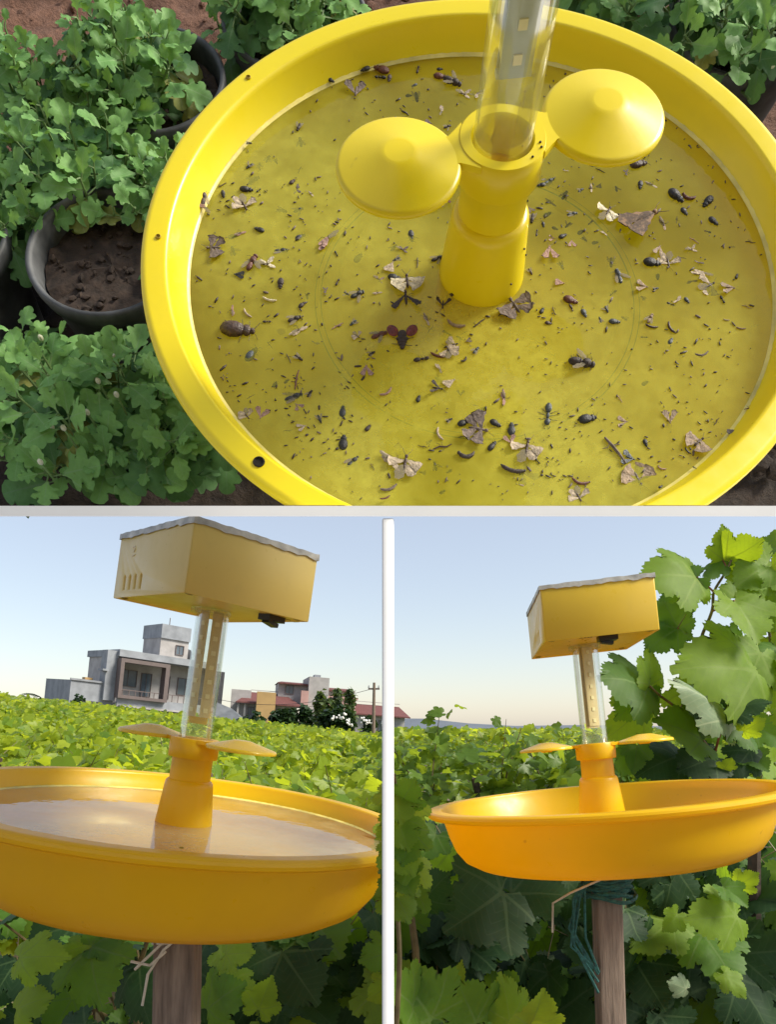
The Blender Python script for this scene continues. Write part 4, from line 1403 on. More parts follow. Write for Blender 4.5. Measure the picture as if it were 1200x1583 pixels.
def bug_geom(kind, seed):
    """returns [(part name, MB, is_wing)] at unit length, head towards +x"""
    rr = random.Random(seed)
    body = MB(); parts = []
    legs = []

    def sixlegs(x0, sp, L, r=.012):
        for s in (-1, 1):
            for i, a in enumerate((.9, 1.6, 2.2)):
                mb = MB(); leg_mb(mb, x0 + (1 - i) * sp, s, a + rr.uniform(-.35, .35), L * rr.uniform(.7, 1.15), r)
                legs.append(mb)
    if kind == 'beetle':
        w = rr.uniform(.21, .27)
        for s in (-1, 1):
            body.ball((-.12, s * .012, .05), (.37, w, .16), 10, 6)
        body.ball((.26, 0, .04), (.13, w * .78, .11), 10, 5); body.ball((.42, 0, .03), (.08, w * .45, .07), 8, 5)
        for s in (-1, 1): body.tube([(.46, s * .05, .04), (.56, s * .16, .06), (.60, s * .26, .03)], .008, 4)
        sixlegs(.1, .16, .30)
    elif kind == 'fly':
        body.ball((.12, 0, .06), (.20, .15, .13), 10, 6); body.ball((-.24, 0, .05), (.26, .13, .10), 10, 6); body.ball((.36, 0, .05), (.09, .12, .09), 8, 5)
        for s in (-1, 1):
            mb = MB(); wing_mb(mb, .1, s * .08, math.pi - s * rr.uniform(.25, .9), .62, .22, .10); parts.append(('wing', mb, 1))
        sixlegs(.12, .12, .30, .009)
    elif kind == 'bee':
        body.ball((.14, 0, .08), (.20, .18, .15), 12, 7); body.ball((-.24, 0, .07), (.30, .17, .14), 12, 7); body.ball((.38, 0, .06), (.10, .14, .10), 8, 5)
        for q in range(4): body.lathe([(.17 - .012 * q, -.012), (.185 - .014 * q, 0), (.17 - .012 * q, .012)], 14, 0, Matrix.Translation((-.08 - q * .09, 0, .07)) @ Matrix.Rotation(math.pi / 2, 4, 'Y') @ Matrix.Diagonal((.8, .97, 1, 1)))
        for q in range(60):                                            # short hairs
            a = rr.uniform(0, math.pi); x = rr.uniform(-.5, .45); b = rr.uniform(.13, .17)
            p = Vector((x, math.cos(a) * b, .07 + math.sin(a) * b * .8)); d = Vector((rr.uniform(-.4, .2), math.cos(a), math.sin(a) * .8)) * .08
            body.tube([p, p + d], .004, 3)
        for s in (-1, 1):
            mb = MB(); wing_mb(mb, .1, s * .1, math.pi - s * rr.uniform(.5, .9), .55, .20, .16); parts.append(('wing', mb, 1))
        sixlegs(.12, .14, .36, .014)
    elif kind in ('moth', 'moth_v', 'moth_tri', 'butterfly'):
        body.ball((.05, 0, .05), (.26, .05, .05), 8, 5); body.ball((.30, 0, .05), (.06, .05, .05), 8, 5)
        for s in (-1, 1): body.tube([(.34, s * .02, .05), (.45, s * .10, .06), (.55, s * .14, .05)], .006, 4)
        if kind == 'moth':
            spec = [(.16, 1.85, .50, .46, 1), (.02, 2.5, .42, .42, 1)]
        elif kind == 'moth_v':
            spec = [(.16, 2.35, .58, .22, 1)]
        elif kind == 'butterfly':
            spec = [(.16, 1.95, .50, .36, 1), (.0, 2.6, .42, .30, 0)]
        else:
            spec = [(.24, 2.72, .74, .40, 1)]
        for s in (-1, 1):
            for (x, a, L, w, tr) in spec:
                mb = MB(); wing_mb(mb, x, s * .03, s * (a + rr.uniform(-.28, .28)), L * rr.uniform(.9, 1.08), w, .05 + rr.uniform(0, .04), tr, 0, rr.uniform(-.01, .08)); parts.append(('wing', mb, 1))
        if kind != 'moth_tri': sixlegs(.1, .06, .2, .007)
    elif kind == 'wings':
        body.ball((0, 0, .04), (.16, .035, .03), 8, 5)
        for q in range(rr.randint(3, 4)):
            mb = MB(); wing_mb(mb, rr.uniform(-.1, .1), rr.uniform(-.04, .04), rr.choice((0, math.pi)) + rr.uniform(-.9, .9), rr.uniform(.35, .5), rr.uniform(.12, .2), .03 + .02 * q); parts.append(('wing', mb, 1))
        for q in range(3):
            a = rr.uniform(0, 6.28); body.tube([(0, 0, .04), (math.cos(a) * .2, math.sin(a) * .2, .07), (math.cos(a + .4) * .34, math.sin(a + .4) * .34, .02)], .007, 4)
    elif kind == 'grub':
        c = rr.uniform(-.25, .25)
        pts = [(-.5 + i / 8, c * (4 * (i / 8 - .5) ** 2 - .5), .05) for i in range(9)]
        body.tube(pts, [.03, .07, .085, .075, .09, .075, .085, .07, .035], 7)
        body.ball((.5, c * .5, .05), (.06, .06, .05), 7, 5)
        for q in range(3):
            for s in (-1, 1): body.tube([(.1 + q * .12, s * .06, .03), (.12 + q * .12, s * .16, .01)], .008, 3)
    elif kind == 'curl':
        pts = [(math.cos(a) * .38 - .1, math.sin(a) * .38, .06) for a in [i * .34 - 1.2 for i in range(8)]]
        body.tube(pts, [.05, .09, .10, .09, .10, .09, .07, .03], 7); body.ball(pts[0], .09, 7, 5)
    elif kind == 'twig':
        pts = [(-.5, rr.uniform(-.06, .06), .03), (-.15, rr.uniform(-.06, .06), .05), (.2, rr.uniform(-.06, .06), .03), (.5, rr.uniform(-.1, .1), .04)]
        body.tube(pts, [.03, .045, .04, .025], 5)
        for q in range(3):
            x = rr.uniform(-.3, .4); s = rr.choice((-1, 1)); body.tube([(x, 0, .04), (x + rr.uniform(-.1, .1), s * .12, .06), (x + rr.uniform(-.1, .2), s * .26, .03)], .012, 4)
    elif kind == 'ant':
        body.ball((.32, 0, .05), (.14, .11, .09), 8, 5); body.ball((.05, 0, .05), (.14, .07, .07), 8, 5); body.ball((-.28, 0, .05), (.22, .13, .11), 9, 6)
        sixlegs(.05, .1, .3, .012)
        for s in (-1, 1): body.tube([(.42, s * .04, .06), (.55, s * .12, .06), (.62, s * .05, .04)], .008, 4)
    elif kind == 'redbug':
        body.ball((-.02, 0, .05), (.16, .15, .08), 10, 6)
        for q in range(4): body.ball((.14 + q * .10, 0, .05), (.085, .20 - q * .040, .09 - q * .012), 10, 5)
        for s in (-1, 1):
            mb = MB(); mb.ball((-.27, s * .19, .06), (.23, .17, .05), 12, 6, 0, Matrix.Rotation(-s * .5, 4, 'Z') @ Matrix.Translation((0, 0, .01))); parts.append(('wing_case', mb, 1))
        sixlegs(.15, .14, .26, .016)
    if legs:
        parts += [('leg', l, 0) for l in legs]
    return body, parts


# x, y, length in photo pixels, heading in degrees (clockwise from right), kind, colour, depth under the surface (mm)
BUGS = [
 (565,112,16,160,'beetle','black',0),(590,109,26,200,'beetle','red brown',0),(588,121,19,185,'ant','black',0),(512,129,12,30,'beetle','black',0),
 (551,141,27,100,'moth_tri','grey brown',0),(680,108,10,0,'beetle','black',0),(681,120,23,10,'beetle','red brown',0),(700,129,30,20,'bee','dark brown',0),
 (716,147,28,10,'wings','pale',0),(739,146,26,150,'wings','pale',1),(644,152,16,80,'fly','dark grey',3),(683,174,18,60,'wings','pale',0),(663,191,15,20,'moth_tri','grey brown',0),
 (692,197,13,340,'fly','dark brown',0),(690,310,20,300,'moth_v','red brown',0),(678,319,24,160,'wings','pale',0),
 (465,221,16,260,'fly','slate',4),(386,226,10,0,'fly','black',0),(414,247,13,300,'fly','slate',5),(401,257,10,280,'fly','slate',5),(427,251,9,60,'fly','dark grey',2),
 (452,282,12,320,'beetle','brown',0),(381,294,22,5,'beetle','black',0),(400,295,9,320,'ant','black',0),(344,287,15,335,'twig','brown',0),(345,301,12,80,'beetle','black',0),
 (316,311,24,280,'fly','brown',0),(318,326,34,10,'wings','pinkish',0),(376,317,32,60,'butterfly','pale',0),(393,280,22,330,'fly','slate',6),(436,327,18,10,'fly','dark grey',3),
 (462,326,18,340,'fly','dark grey',2),(482,301,12,40,'wings','pale',0),
 (334,385,42,180,'moth','grey brown',0),(372,361,20,340,'wings','pinkish',0),(360,367,17,350,'beetle','slate',4),(361,389,17,250,'fly','slate',4),(401,356,17,200,'beetle','black',0),
 (435,389,24,355,'fly','dark grey',2),(464,368,19,330,'beetle','dark grey',2),(507,371,38,285,'wings','pinkish',0),(520,393,10,60,'ant','black',0),(554,400,18,310,'beetle','slate',3),
 (390,407,30,300,'fly','red brown',0),(411,410,36,355,'wings','cream',0),(369,426,21,190,'moth_tri','black',0),(434,439,17,95,'beetle','dark brown',0),(416,464,21,15,'grub','cream',0),
 (553,456,25,335,'fly','dark grey',0),(467,472,14,320,'beetle','dark brown',0),(359,481,18,260,'wings','pinkish',0),(382,485,17,50,'grub','pale',0),(456,494,24,340,'fly','dark brown',0),
 (462,511,32,330,'wings','pale',0),(367,511,56,5,'beetle','brown',0),(413,498,14,0,'ant','dark brown',0),(522,505,20,330,'twig','pinkish',0),(551,520,18,30,'butterfly','pale',0),
 (389,549,28,310,'beetle','slate',3),(417,534,13,60,'twig','dark grey',4),(575,547,13,330,'fly','black',0),
 (460,588,30,280,'twig','red brown',0),(455,615,32,340,'fly','dark grey',2),(425,595,11,300,'beetle','slate',4),(443,590,10,320,'beetle','slate',4),(530,637,22,275,'beetle','dark grey',2),
 (531,685,25,275,'beetle','black',1),(546,714,26,320,'fly','dark grey',2),(569,662,13,310,'beetle','dark brown',0),(467,660,18,350,'moth_tri','pale',0),(380,642,24,50,'butterfly','pale',1),
 (406,641,23,120,'moth_tri','pinkish',1),(565,573,22,280,'moth_tri','pinkish',0),(597,607,21,330,'grub','pinkish',0),(388,614,14,330,'twig','pinkish',2),
 (607,715,46,40,'wings','pale',0),(626,722,50,280,'butterfly','pale',0),(601,755,26,345,'grub','grey brown',0),(595,772,16,345,'grub','red brown',0),(576,722,12,65,'twig','dark brown',0),
 (636,366,18,80,'beetle','dark grey',2),(622,387,22,10,'wings','grey brown',0),(604,413,22,300,'moth_tri','pale',0),(610,430,22,10,'beetle','black',0),(630,440,40,265,'moth','cream',0),
 (628,466,42,265,'moth_v','dark brown',0),(585,433,20,20,'wings','tan',1),(677,401,22,340,'fly','dark brown',0),(645,407,16,90,'twig','dark brown',0),(709,454,26,270,'moth_v','brown',0),
 (685,470,24,95,'moth_v','dark brown',0),(773,461,16,200,'beetle','black',0),(798,478,50,235,'moth','grey brown',0),(622,520,42,90,'redbug','dark brown',0),(587,519,28,340,'fly','red brown',0),
 (661,496,22,60,'wings','pale',0),(704,502,28,20,'grub','tan',0),(741,500,22,330,'twig','dark brown',0),(699,534,26,350,'butterfly','pale',0),(643,368,10,20,'twig','grey brown',1),
 (652,556,26,350,'ant','dark brown',0),(677,550,24,15,'grub','red brown',0),(695,545,30,240,'butterfly','pale',0),(716,555,15,30,'curl','dark brown',0),(680,571,20,30,'wings','pale',0),
 (674,601,30,10,'moth_v','dark brown',0),(696,592,24,330,'moth_tri','pale',0),(647,617,12,290,'beetle','black',0),(735,664,56,10,'moth','grey brown',0),(717,654,21,340,'beetle','black',0),
 (695,650,12,330,'fly','black',0),(679,671,20,70,'grub','pale',0),(684,691,30,350,'twig','brown',0),(721,699,30,80,'curl','dark brown',0),(766,655,20,30,'beetle','black',0),
 (791,664,21,270,'beetle','dark grey',0),(790,681,19,80,'moth_tri','pinkish',0),(761,690,19,310,'beetle','black',0),(847,642,36,95,'ant','slate',1),(814,698,46,280,'butterfly','pale',0),
 (792,726,38,15,'grub','dark brown',0),(809,738,36,240,'moth_tri','tan',3),(780,617,26,80,'wings','pinkish',0),(831,713,12,50,'ant','black',0),(684,761,11,330,'beetle','slate',3),
 (987,255,28,350,'beetle','brown',0),(890,246,17,10,'beetle','slate',3),(917,256,15,15,'beetle','slate',1),(928,265,16,25,'twig','dark brown',0),(837,287,14,170,'beetle','black',0),
 (849,282,20,330,'fly','slate',2),(873,303,16,300,'fly','slate',4),(853,315,22,30,'wings','grey brown',3),(885,332,18,350,'fly','slate',1),(846,333,14,330,'beetle','slate',5),
 (990,287,13,95,'beetle','black',0),(1008,287,22,20,'wings','pale',1),(1045,304,30,40,'beetle','black',0),(1066,303,21,100,'curl','red brown',0),(1094,313,21,130,'beetle','black',0),
 (1058,328,15,50,'beetle','black',0),(1103,343,19,40,'beetle','black',0),(938,332,32,300,'butterfly','cream',0),(992,343,72,330,'moth_tri','mottled brown',0),(1026,348,24,60,'wings','tan',1),
 (823,339,16,100,'fly','dark brown',0),(840,348,9,80,'beetle','black',0),(858,354,11,20,'beetle','slate',4),(898,360,12,330,'beetle','slate',3),(883,377,14,280,'moth_tri','pinkish',1),
 (848,391,26,280,'moth_tri','pinkish',0),(920,376,11,350,'beetle','slate',2),(1008,407,29,10,'beetle','black',0),(1017,387,19,300,'moth_tri','tan',0),(1032,405,30,80,'butterfly','pale',1),
 (956,428,25,250,'fly','slate',1),(1017,429,10,90,'beetle','slate',2),(1087,424,34,350,'wings','pale',1),(1068,387,21,350,'wings','pale',0),(1073,373,17,30,'twig','pinkish',0),
 (1139,428,9,290,'beetle','black',0),(1160,375,16,10,'twig','brown',0),(820,421,12,60,'fly','brown',0),(868,412,14,60,'fly','dark grey',2),(866,438,19,10,'moth_tri','pinkish',0),
 (882,465,25,20,'beetle','red brown',0),(903,485,15,60,'beetle','slate',0),(950,498,19,5,'beetle','slate',0),(993,443,25,15,'moth_tri','tan',0),(1093,445,36,330,'butterfly','pale',2),
 (1126,446,28,5,'moth_tri','tan',0),(1117,464,14,60,'ant','black',0),(1155,475,16,20,'twig','tan',0),(1145,508,15,10,'grub','tan',0),(1123,495,10,10,'grub','pale',0),
 (1005,493,17,300,'fly','tan',0),(1007,505,19,15,'grub','brown',0),(1037,507,20,60,'grub','brown',0),(1037,528,12,300,'beetle','slate',1),(1085,548,20,350,'grub','grey brown',1),
 (900,563,42,10,'bee','dark brown',0),(997,593,12,330,'beetle','dark grey',2),(838,481,11,300,'beetle','black',0),(856,481,13,80,'twig','dark brown',0),(848,500,12,10,'beetle','brown',0),
 (838,532,14,20,'twig','tan',2),(908,648,30,350,'beetle','black',0),(963,652,22,5,'moth_tri','tan',1),(1037,647,24,100,'moth_tri','tan',0),(958,617,14,60,'twig','pinkish',0),
 (998,685,13,70,'beetle','black',0),(1077,687,38,320,'moth','tan',0),(1063,697,14,50,'grub','black',0),(1133,672,24,330,'moth_tri','dark brown',0),(1158,635,20,0,'twig','red brown',0),
 (972,708,28,20,'moth_tri','slate',0),(950,698,52,50,'twig','grey brown',0),(982,737,52,60,'moth','tan',3),(897,745,28,15,'grub','red brown',0),(893,766,32,60,'butterfly','pale',1),
 (1073,726,9,30,'ant','black',0),(1108,652,14,310,'twig','dark brown',0),(1020,755,8,330,'beetle','black',0),(1057,754,12,340,'twig','dark brown',0),(1023,724,14,20,'grub','pinkish',0),(1032,768,8,20,'ant','brown',0)]

WZ = -.0240
KN = {'beetle': 'beetle', 'fly': 'fly', 'bee': 'bee', 'moth': 'moth', 'moth_v': 'moth', 'moth_tri': 'moth', 'butterfly': 'moth', 'wings': 'torn_wings', 'grub': 'larva',
      'curl': 'larva', 'twig': 'insect_limb', 'ant': 'ant', 'redbug': 'bug'}
KW = {'beetle': 'beetle', 'fly': 'fly', 'bee': 'hairy bee', 'moth': 'spread moth', 'moth_v': 'V winged moth', 'moth_tri': 'folded moth', 'butterfly': 'four winged moth',
      'wings': 'torn wings', 'grub': 'straight larva', 'curl': 'curled larva', 'twig': 'insect limb', 'ant': 'ant', 'redbug': 'bug with two round wing cases'}
KC = {'torn_wings': 'torn wings', 'insect_limb': 'insect limb'}
MARKS = [((610, 258), 'left disc'), ((936, 178), 'right disc'), ((755, 400), 'stem foot'), ((367, 511), 'big brown beetle'), ((630, 440), 'cream moth'), ((622, 520), 'red bug'), ((798, 478), 'grey stem moth'),
         ((735, 664), 'big grey brown moth'), ((992, 343), 'mottled moth'), ((900, 563), 'hairy bee'), ((334, 385), 'left rim moth'), ((1077, 687), 'lower right moth'),
         ((398, 714), 'dark rim hole'), ((1045, 304), 'right rim beetle'), ((950, 698), 'long grey limb'), ((685, 125), 'far wall pair'), ((590, 109), 'far wall beetle'),
         ((626, 722), 'large pale moth'), ((847, 642), 'long slate ant'), ((376, 317), 'upper left moth'), ((1093, 445), 'right pale moth'), ((464, 368), 'sunken grey beetle'),
         ((531, 685), 'lower left beetle')]
SPECIAL = {(367, 511): 'largest brown beetle lying on its side near the left wall of the lemon tray', (992, 343): 'large mottled brown moth, the biggest insect, right of the stem', (622, 520): 'red bug with two round wing cases below the dark V winged moth',
           (630, 440): 'cream moth with fanned wings beside a black beetle', (900, 563): 'dark hairy bee alone in the clear water below the red brown oval beetle', (334, 385): 'grey brown moth spread flat, head to the left rim',
           (798, 478): 'grey brown spread moth touching a black beetle in front of the stem', (735, 664): 'largest grey brown spread moth among black beetles at the bottom of the tray', (1077, 687): 'tan spread moth near the lower right wall',
           (1045, 304): 'large black beetle beside a red brown curled larva near the right wall', (950, 698): 'long grey insect limb leaning down to a slate moth', (847, 642): 'long slate ant standing head down by the ring',
           (590, 109): 'red brown beetle between two black insects by the far wall', (700, 129): 'dark hairy bee behind a red brown beetle by the far wall', (681, 120): 'red brown beetle touching a hairy bee by the far wall',
           (626, 722): 'large pale four winged moth at the bottom of the tray', (982, 737): 'sunken tan spread moth below the slate folded moth', (938, 332): 'small cream moth left of the large mottled moth',
           (376, 317): 'pale four winged moth upper left near a black beetle', (882, 465): 'oval red brown beetle right of the stem foot', (531, 685): 'black beetle upright in the water below a grey one', (464, 368): 'grey beetle sunk between left disc and left rim'}
DIRS = ['right of', 'below and right of', 'below', 'below and left of', 'left of', 'above and left of', 'above', 'above and right of']
used_labels = set()
mesh_cache = {}


def bug_label(i, x, y, L, kind, colr, sub):
    if (x, y) in SPECIAL:
        used_labels.add(SPECIAL[(x, y)]); return SPECIAL[(x, y)]
    size = 'tiny' if L < 13 else 'small' if L < 20 else 'middling' if L < 32 else 'large'
    order = sorted(MARKS, key=lambda m: (m[0][0] - x) ** 2 + (m[0][1] - y) ** 2)
    order = [m for m in order if m[0] != (x, y)]
    for sunk in (('sunken ' if sub >= 2 else ''),):
        for (mx, my), mn in order[:9]:
            a = math.degrees(math.atan2(y - my, x - mx)) % 360
            dist = math.hypot(x - mx, y - my)
            d = DIRS[int(((a + 22.5) % 360) // 45)]
            near = 'close ' if dist < 40 else 'well ' if dist > 90 else ''
            lab = '%s %s%s %s %s%s the %s' % (size, sunk, colr, KW[kind], near, d, mn)
            if lab not in used_labels:
                used_labels.add(lab); return lab
    raise ValueError('no label for %r' % ((x, y),))


def bug_mesh(kind, colr, var, joined):
    key = (kind, colr, var, joined)
    if key in mesh_cache: return mesh_cache[key]
    body, parts = bug_geom(kind, hash((kind, var)) % 9999 if False else len(kind) * 17 + var * 7 + ord(kind[0]))
    wc = IC[WING_COL[kind]] if kind in WING_COL else IC[colr]
    c = IC['brown'] if kind in ('butterfly', 'moth', 'wings') and colr in ('pale', 'cream', 'tan', 'pinkish') else IC[colr]
    if joined:
        for pn, mb, isw in parts: body.add(mb.v, mb.f, 1 if isw else 0)
        res = (body.mesh(KN[kind], [c, wc], True, 60), [])
    else:
        res = (body.mesh(KN[kind], [c, wc], True, 60), [(pn, mb.mesh(pn, (IC['glassy'] if kind in ('wings', 'butterfly') and qi % 4 == 3 else wc) if isw else c, True, 60)) for qi, (pn, mb, isw) in enumerate(parts)])
    mesh_cache[key] = res
    return res


def more_bugs():
    """the many small drowned flies and beetles between the larger ones"""
    rr = random.Random(33); out = []
    cl = [(430, 250), (520, 480), (480, 620), (620, 400), (700, 500), (680, 590), (860, 300), (880, 360), (930, 270), (760, 660), (1010, 500), (900, 430), (640, 690), (650, 145), (1060, 420)]
    while len(out) < 85:
        cx, cy = rr.choice(cl); x, y = int(rr.gauss(cx, 42)), int(rr.gauss(cy, 34))
        if any(abs(x - b[0]) + abs(y - b[1]) < 15 for b in BUGS + out): continue
        if not (300 < x < 1140 and 100 < y < 772): continue
        p = tl(x, y, WZ)
        if not .05 < math.hypot(p.x, p.y) < .238: continue
        k = rr.choice(('fly', 'fly', 'fly', 'beetle', 'ant', 'twig', 'wings', 'moth_tri'))
        c = {'fly': ('dark grey', 'slate', 'dark brown'), 'beetle': ('black', 'slate', 'brown'), 'ant': ('dark brown',), 'twig': ('dark brown', 'grey brown'), 'wings': ('grey brown', 'pale'), 'moth_tri': ('grey brown', 'pinkish')}[k]
        out.append((x, y, rr.choice((10, 11, 12, 14, 16)), rr.randrange(360), k, rr.choice(c), rr.choice((0, 0, 1, 2, 3, 4))))
    return out


def insects():
    rr = random.Random(21)
    BUGS.extend(more_bugs())
    for i, (x, y, L, deg, kind, colr, sub) in enumerate(BUGS):
        z = WZ - sub * .0009
        p = tl(x, y, z)
        u = Vector((math.cos(rad(deg)), math.sin(rad(deg))))
        q0 = tl(x - u.x * 5, y - u.y * 5, z); q1 = tl(x + u.x * 5, y + u.y * 5, z)
        d = q1 - q0; m = d.length / 10 * L
        if math.hypot(p.x, p.y) > .243 or not above_shelf(p, .004): 
            if math.hypot(p.x, p.y) > .252: continue
            p.z = -.022
        an = math.atan2(d.y, d.x)
        joined = L < 17
        me, parts = bug_mesh(kind, colr, rr.randrange(3), joined)
        M = TT @ Matrix.Translation(p) @ Matrix.Rotation(an, 4, 'Z') @ Matrix.Rotation(rr.uniform(-.12, .12), 4, 'X') @ Matrix.Scale(m, 4)
        o = link(KN[kind], me, None, M)
        nm = KN[kind]
        tag(o, bug_label(i, x, y, L, kind, colr, sub), KC.get(nm, nm), 'drowned insects in the lemon tray')
        for pn, pm in parts: link(pn, pm, o)
    # gnats and scraps of scales too small and too many to count
    mb = MB()
    cl = [(R.uniform(300, 1150), R.uniform(110, 770)) for _ in range(26)]
    n = 0
    while n < 900:
        if rr.random() < .5: x, y = rr.uniform(290, 1160), rr.uniform(100, 782)
        else:
            cx, cy = rr.choice(cl); x, y = rr.gauss(cx, 40), rr.gauss(cy, 28)
        p = tl(x, y, WZ + .0004)
        if math.hypot(p.x, p.y) > .243 or math.hypot(p.x, p.y) < .04 or not above_shelf(p, .003): continue
        n += 1
        r = rr.uniform(.0003, .0008) * (1 if rr.random() < .85 else 1.5)
        a = rr.uniform(0, 3.14); e = rr.uniform(1.2, 4.5)
        mb.ball((0, 0, 0), (r * e, r, r * .6), 5, 3, 0 if rr.random() < .7 else 1, Matrix.Translation(p) @ Matrix.Rotation(a, 4, 'Z'))
    tag(link('gnat_specks', mb.mesh('gnat_specks', [IC['dark brown'], IC['grey brown']], True), None, TT), kind='stuff')
    # a few gnats stuck to the collar, the stem and the liquid in the tube
    mb = MB()
    for (r, an, z) in ((.027, -.75, .0856), (.028, -.35, .0856), (.0262, -.2, .0856), (.006, .3, .0588), (.0325, -.5, .012), (.0345, -.9, -.010), (.0258, -.3, .045), (.0335, -.25, .0)):
        mb.ball((r * math.cos(an), r * math.sin(an), z), (.0010, .0008, .0008), 6, 4)
    tag(link('stuck_gnats', mb.mesh('stuck_gnats', IC['dark brown'], True), None, TT), kind='stuff')


insects()
# ------------------------------------------------------------------ vines close to the camera
def near_leaf(T, p, tip, normal, kind='near', wide=1.0, petiole=None):
    """one big leaf, given in world points"""
    Ti = T.matrix_world.inverted()
    i = R.randrange(4)
    L = (Vector(tip) - Vector(p)).length / 1.06
    o = link('leaf', M_HI[kind][i], T, Ti @ leaf_M(p, tip, normal, L, wide))
    return o


def close_vine(label, x, y, boxes, seed, kinds, group='grapevines close behind the traps'):
    rr = random.Random(seed)
    T = empty('grapevine', Matrix.Translation((x, y, 0)), label, 'grapevine', group)
    bpy.context.view_layer.update()
    n_ = 0
    for (x0, x1, y0, y1, z0, z1, n, lr) in boxes:
        for i in range(n):
            if n_ >= 298: break
            p = Vector((rr.uniform(x0, x1), rr.uniform(y0, y1), EYE.z + rr.uniform(z0, z1)))
            L = rr.uniform(*lr)
            d = Vector((rr.uniform(-1, 1), rr.uniform(-1, .3), rr.uniform(-1.3, .25))).normalized()
            nn = Vector((rr.uniform(-.6, .6), rr.uniform(-1.1, -.1), rr.uniform(.1, 1.0)))
            near_leaf(T, p, p + d * L, nn, rr.choice(kinds), rr.uniform(.85, 1.05)); n_ += 1
            q = p - d * L * .55 + Vector((rr.uniform(-.02, .02), .03, rr.uniform(-.01, .04)))
            Ti = T.matrix_world.inverted()
            if n_ % 2: MB().tube([Ti @ q, Ti @ p], [.0016, .0012], 4).build('petiole', CANE, T)
    zt = EYE.z + min(b[5] for b in boxes)
    MB().tube([(0, .1, -.05), (.03, .12, zt * .4), (-.02, .1, zt * .8), (.02, .08, zt)], [.03, .024, .02, .014], 7).build('trunk', BARK, T)
    for (x0, x1, y0, y1, z0, z1, n, lr) in boxes:
        for q in range(4):
            a = Vector((0, .1, EYE.z + z0)); b = Vector((rr.uniform(x0, x1) - x, rr.uniform(y0, y1) - y, EYE.z + rr.uniform(z0, z1)))
            MB().tube([a, a.lerp(b, .5) + Vector((0, .02, .06)), b], [.005, .004, .002], 5).build('cane', CANE, T)
    return T


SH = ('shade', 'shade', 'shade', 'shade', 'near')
MX = ('near', 'shade', 'shade', 'shade', 'shade', 'young_backlit')
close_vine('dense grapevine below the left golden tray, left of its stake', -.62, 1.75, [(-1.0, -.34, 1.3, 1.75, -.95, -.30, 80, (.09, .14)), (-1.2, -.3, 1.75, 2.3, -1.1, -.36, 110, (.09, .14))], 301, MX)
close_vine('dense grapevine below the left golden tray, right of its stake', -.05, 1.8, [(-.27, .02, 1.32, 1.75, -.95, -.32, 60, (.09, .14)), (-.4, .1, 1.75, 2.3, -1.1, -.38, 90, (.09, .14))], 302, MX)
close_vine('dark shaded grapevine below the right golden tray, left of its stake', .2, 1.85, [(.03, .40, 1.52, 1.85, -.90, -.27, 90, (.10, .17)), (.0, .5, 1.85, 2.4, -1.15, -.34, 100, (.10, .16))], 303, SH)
close_vine('dark shaded grapevine below the right golden tray, right of its stake', .75, 1.85, [(.44, 1.05, 1.50, 1.85, -.90, -.27, 130, (.09, .16)), (.5, 1.3, 1.85, 2.4, -1.15, -.34, 120, (.09, .15))], 304, ('shade', 'shade', 'shade', 'shade', 'near', 'shade', 'young_backlit'))


def pix_leaf(T, a, b, Y0, Y1, kind='near', nrm=(0, -1, .3), wide=1.0):
    return near_leaf(T, at(*a, Y0), at(*b, Y1), nrm, kind, wide)


def wcane(T, pts, r0, r1, mat, name='cane'):
    Ti = T.matrix_world.inverted()
    p = [Ti @ at(*q) for q in pts]
    # smooth the bends
    out = []
    for i in range(len(p) - 1):
        a, b = p[i], p[i + 1]; pa = p[max(0, i - 1)]; pb = p[min(len(p) - 1, i + 2)]
        for k in range(4):
            t = k / 4
            out.append(.5 * ((2 * a) + (b - pa) * t + (2 * pa - 5 * a + 4 * b - pb) * t * t + (3 * a - pa - 3 * b + pb) * t ** 3))
    out.append(p[-1])
    n = len(out)
    MB().tube(out, [r0 + (r1 - r0) * i / (n - 1) for i in range(n)], 7).build(name, mat, T)


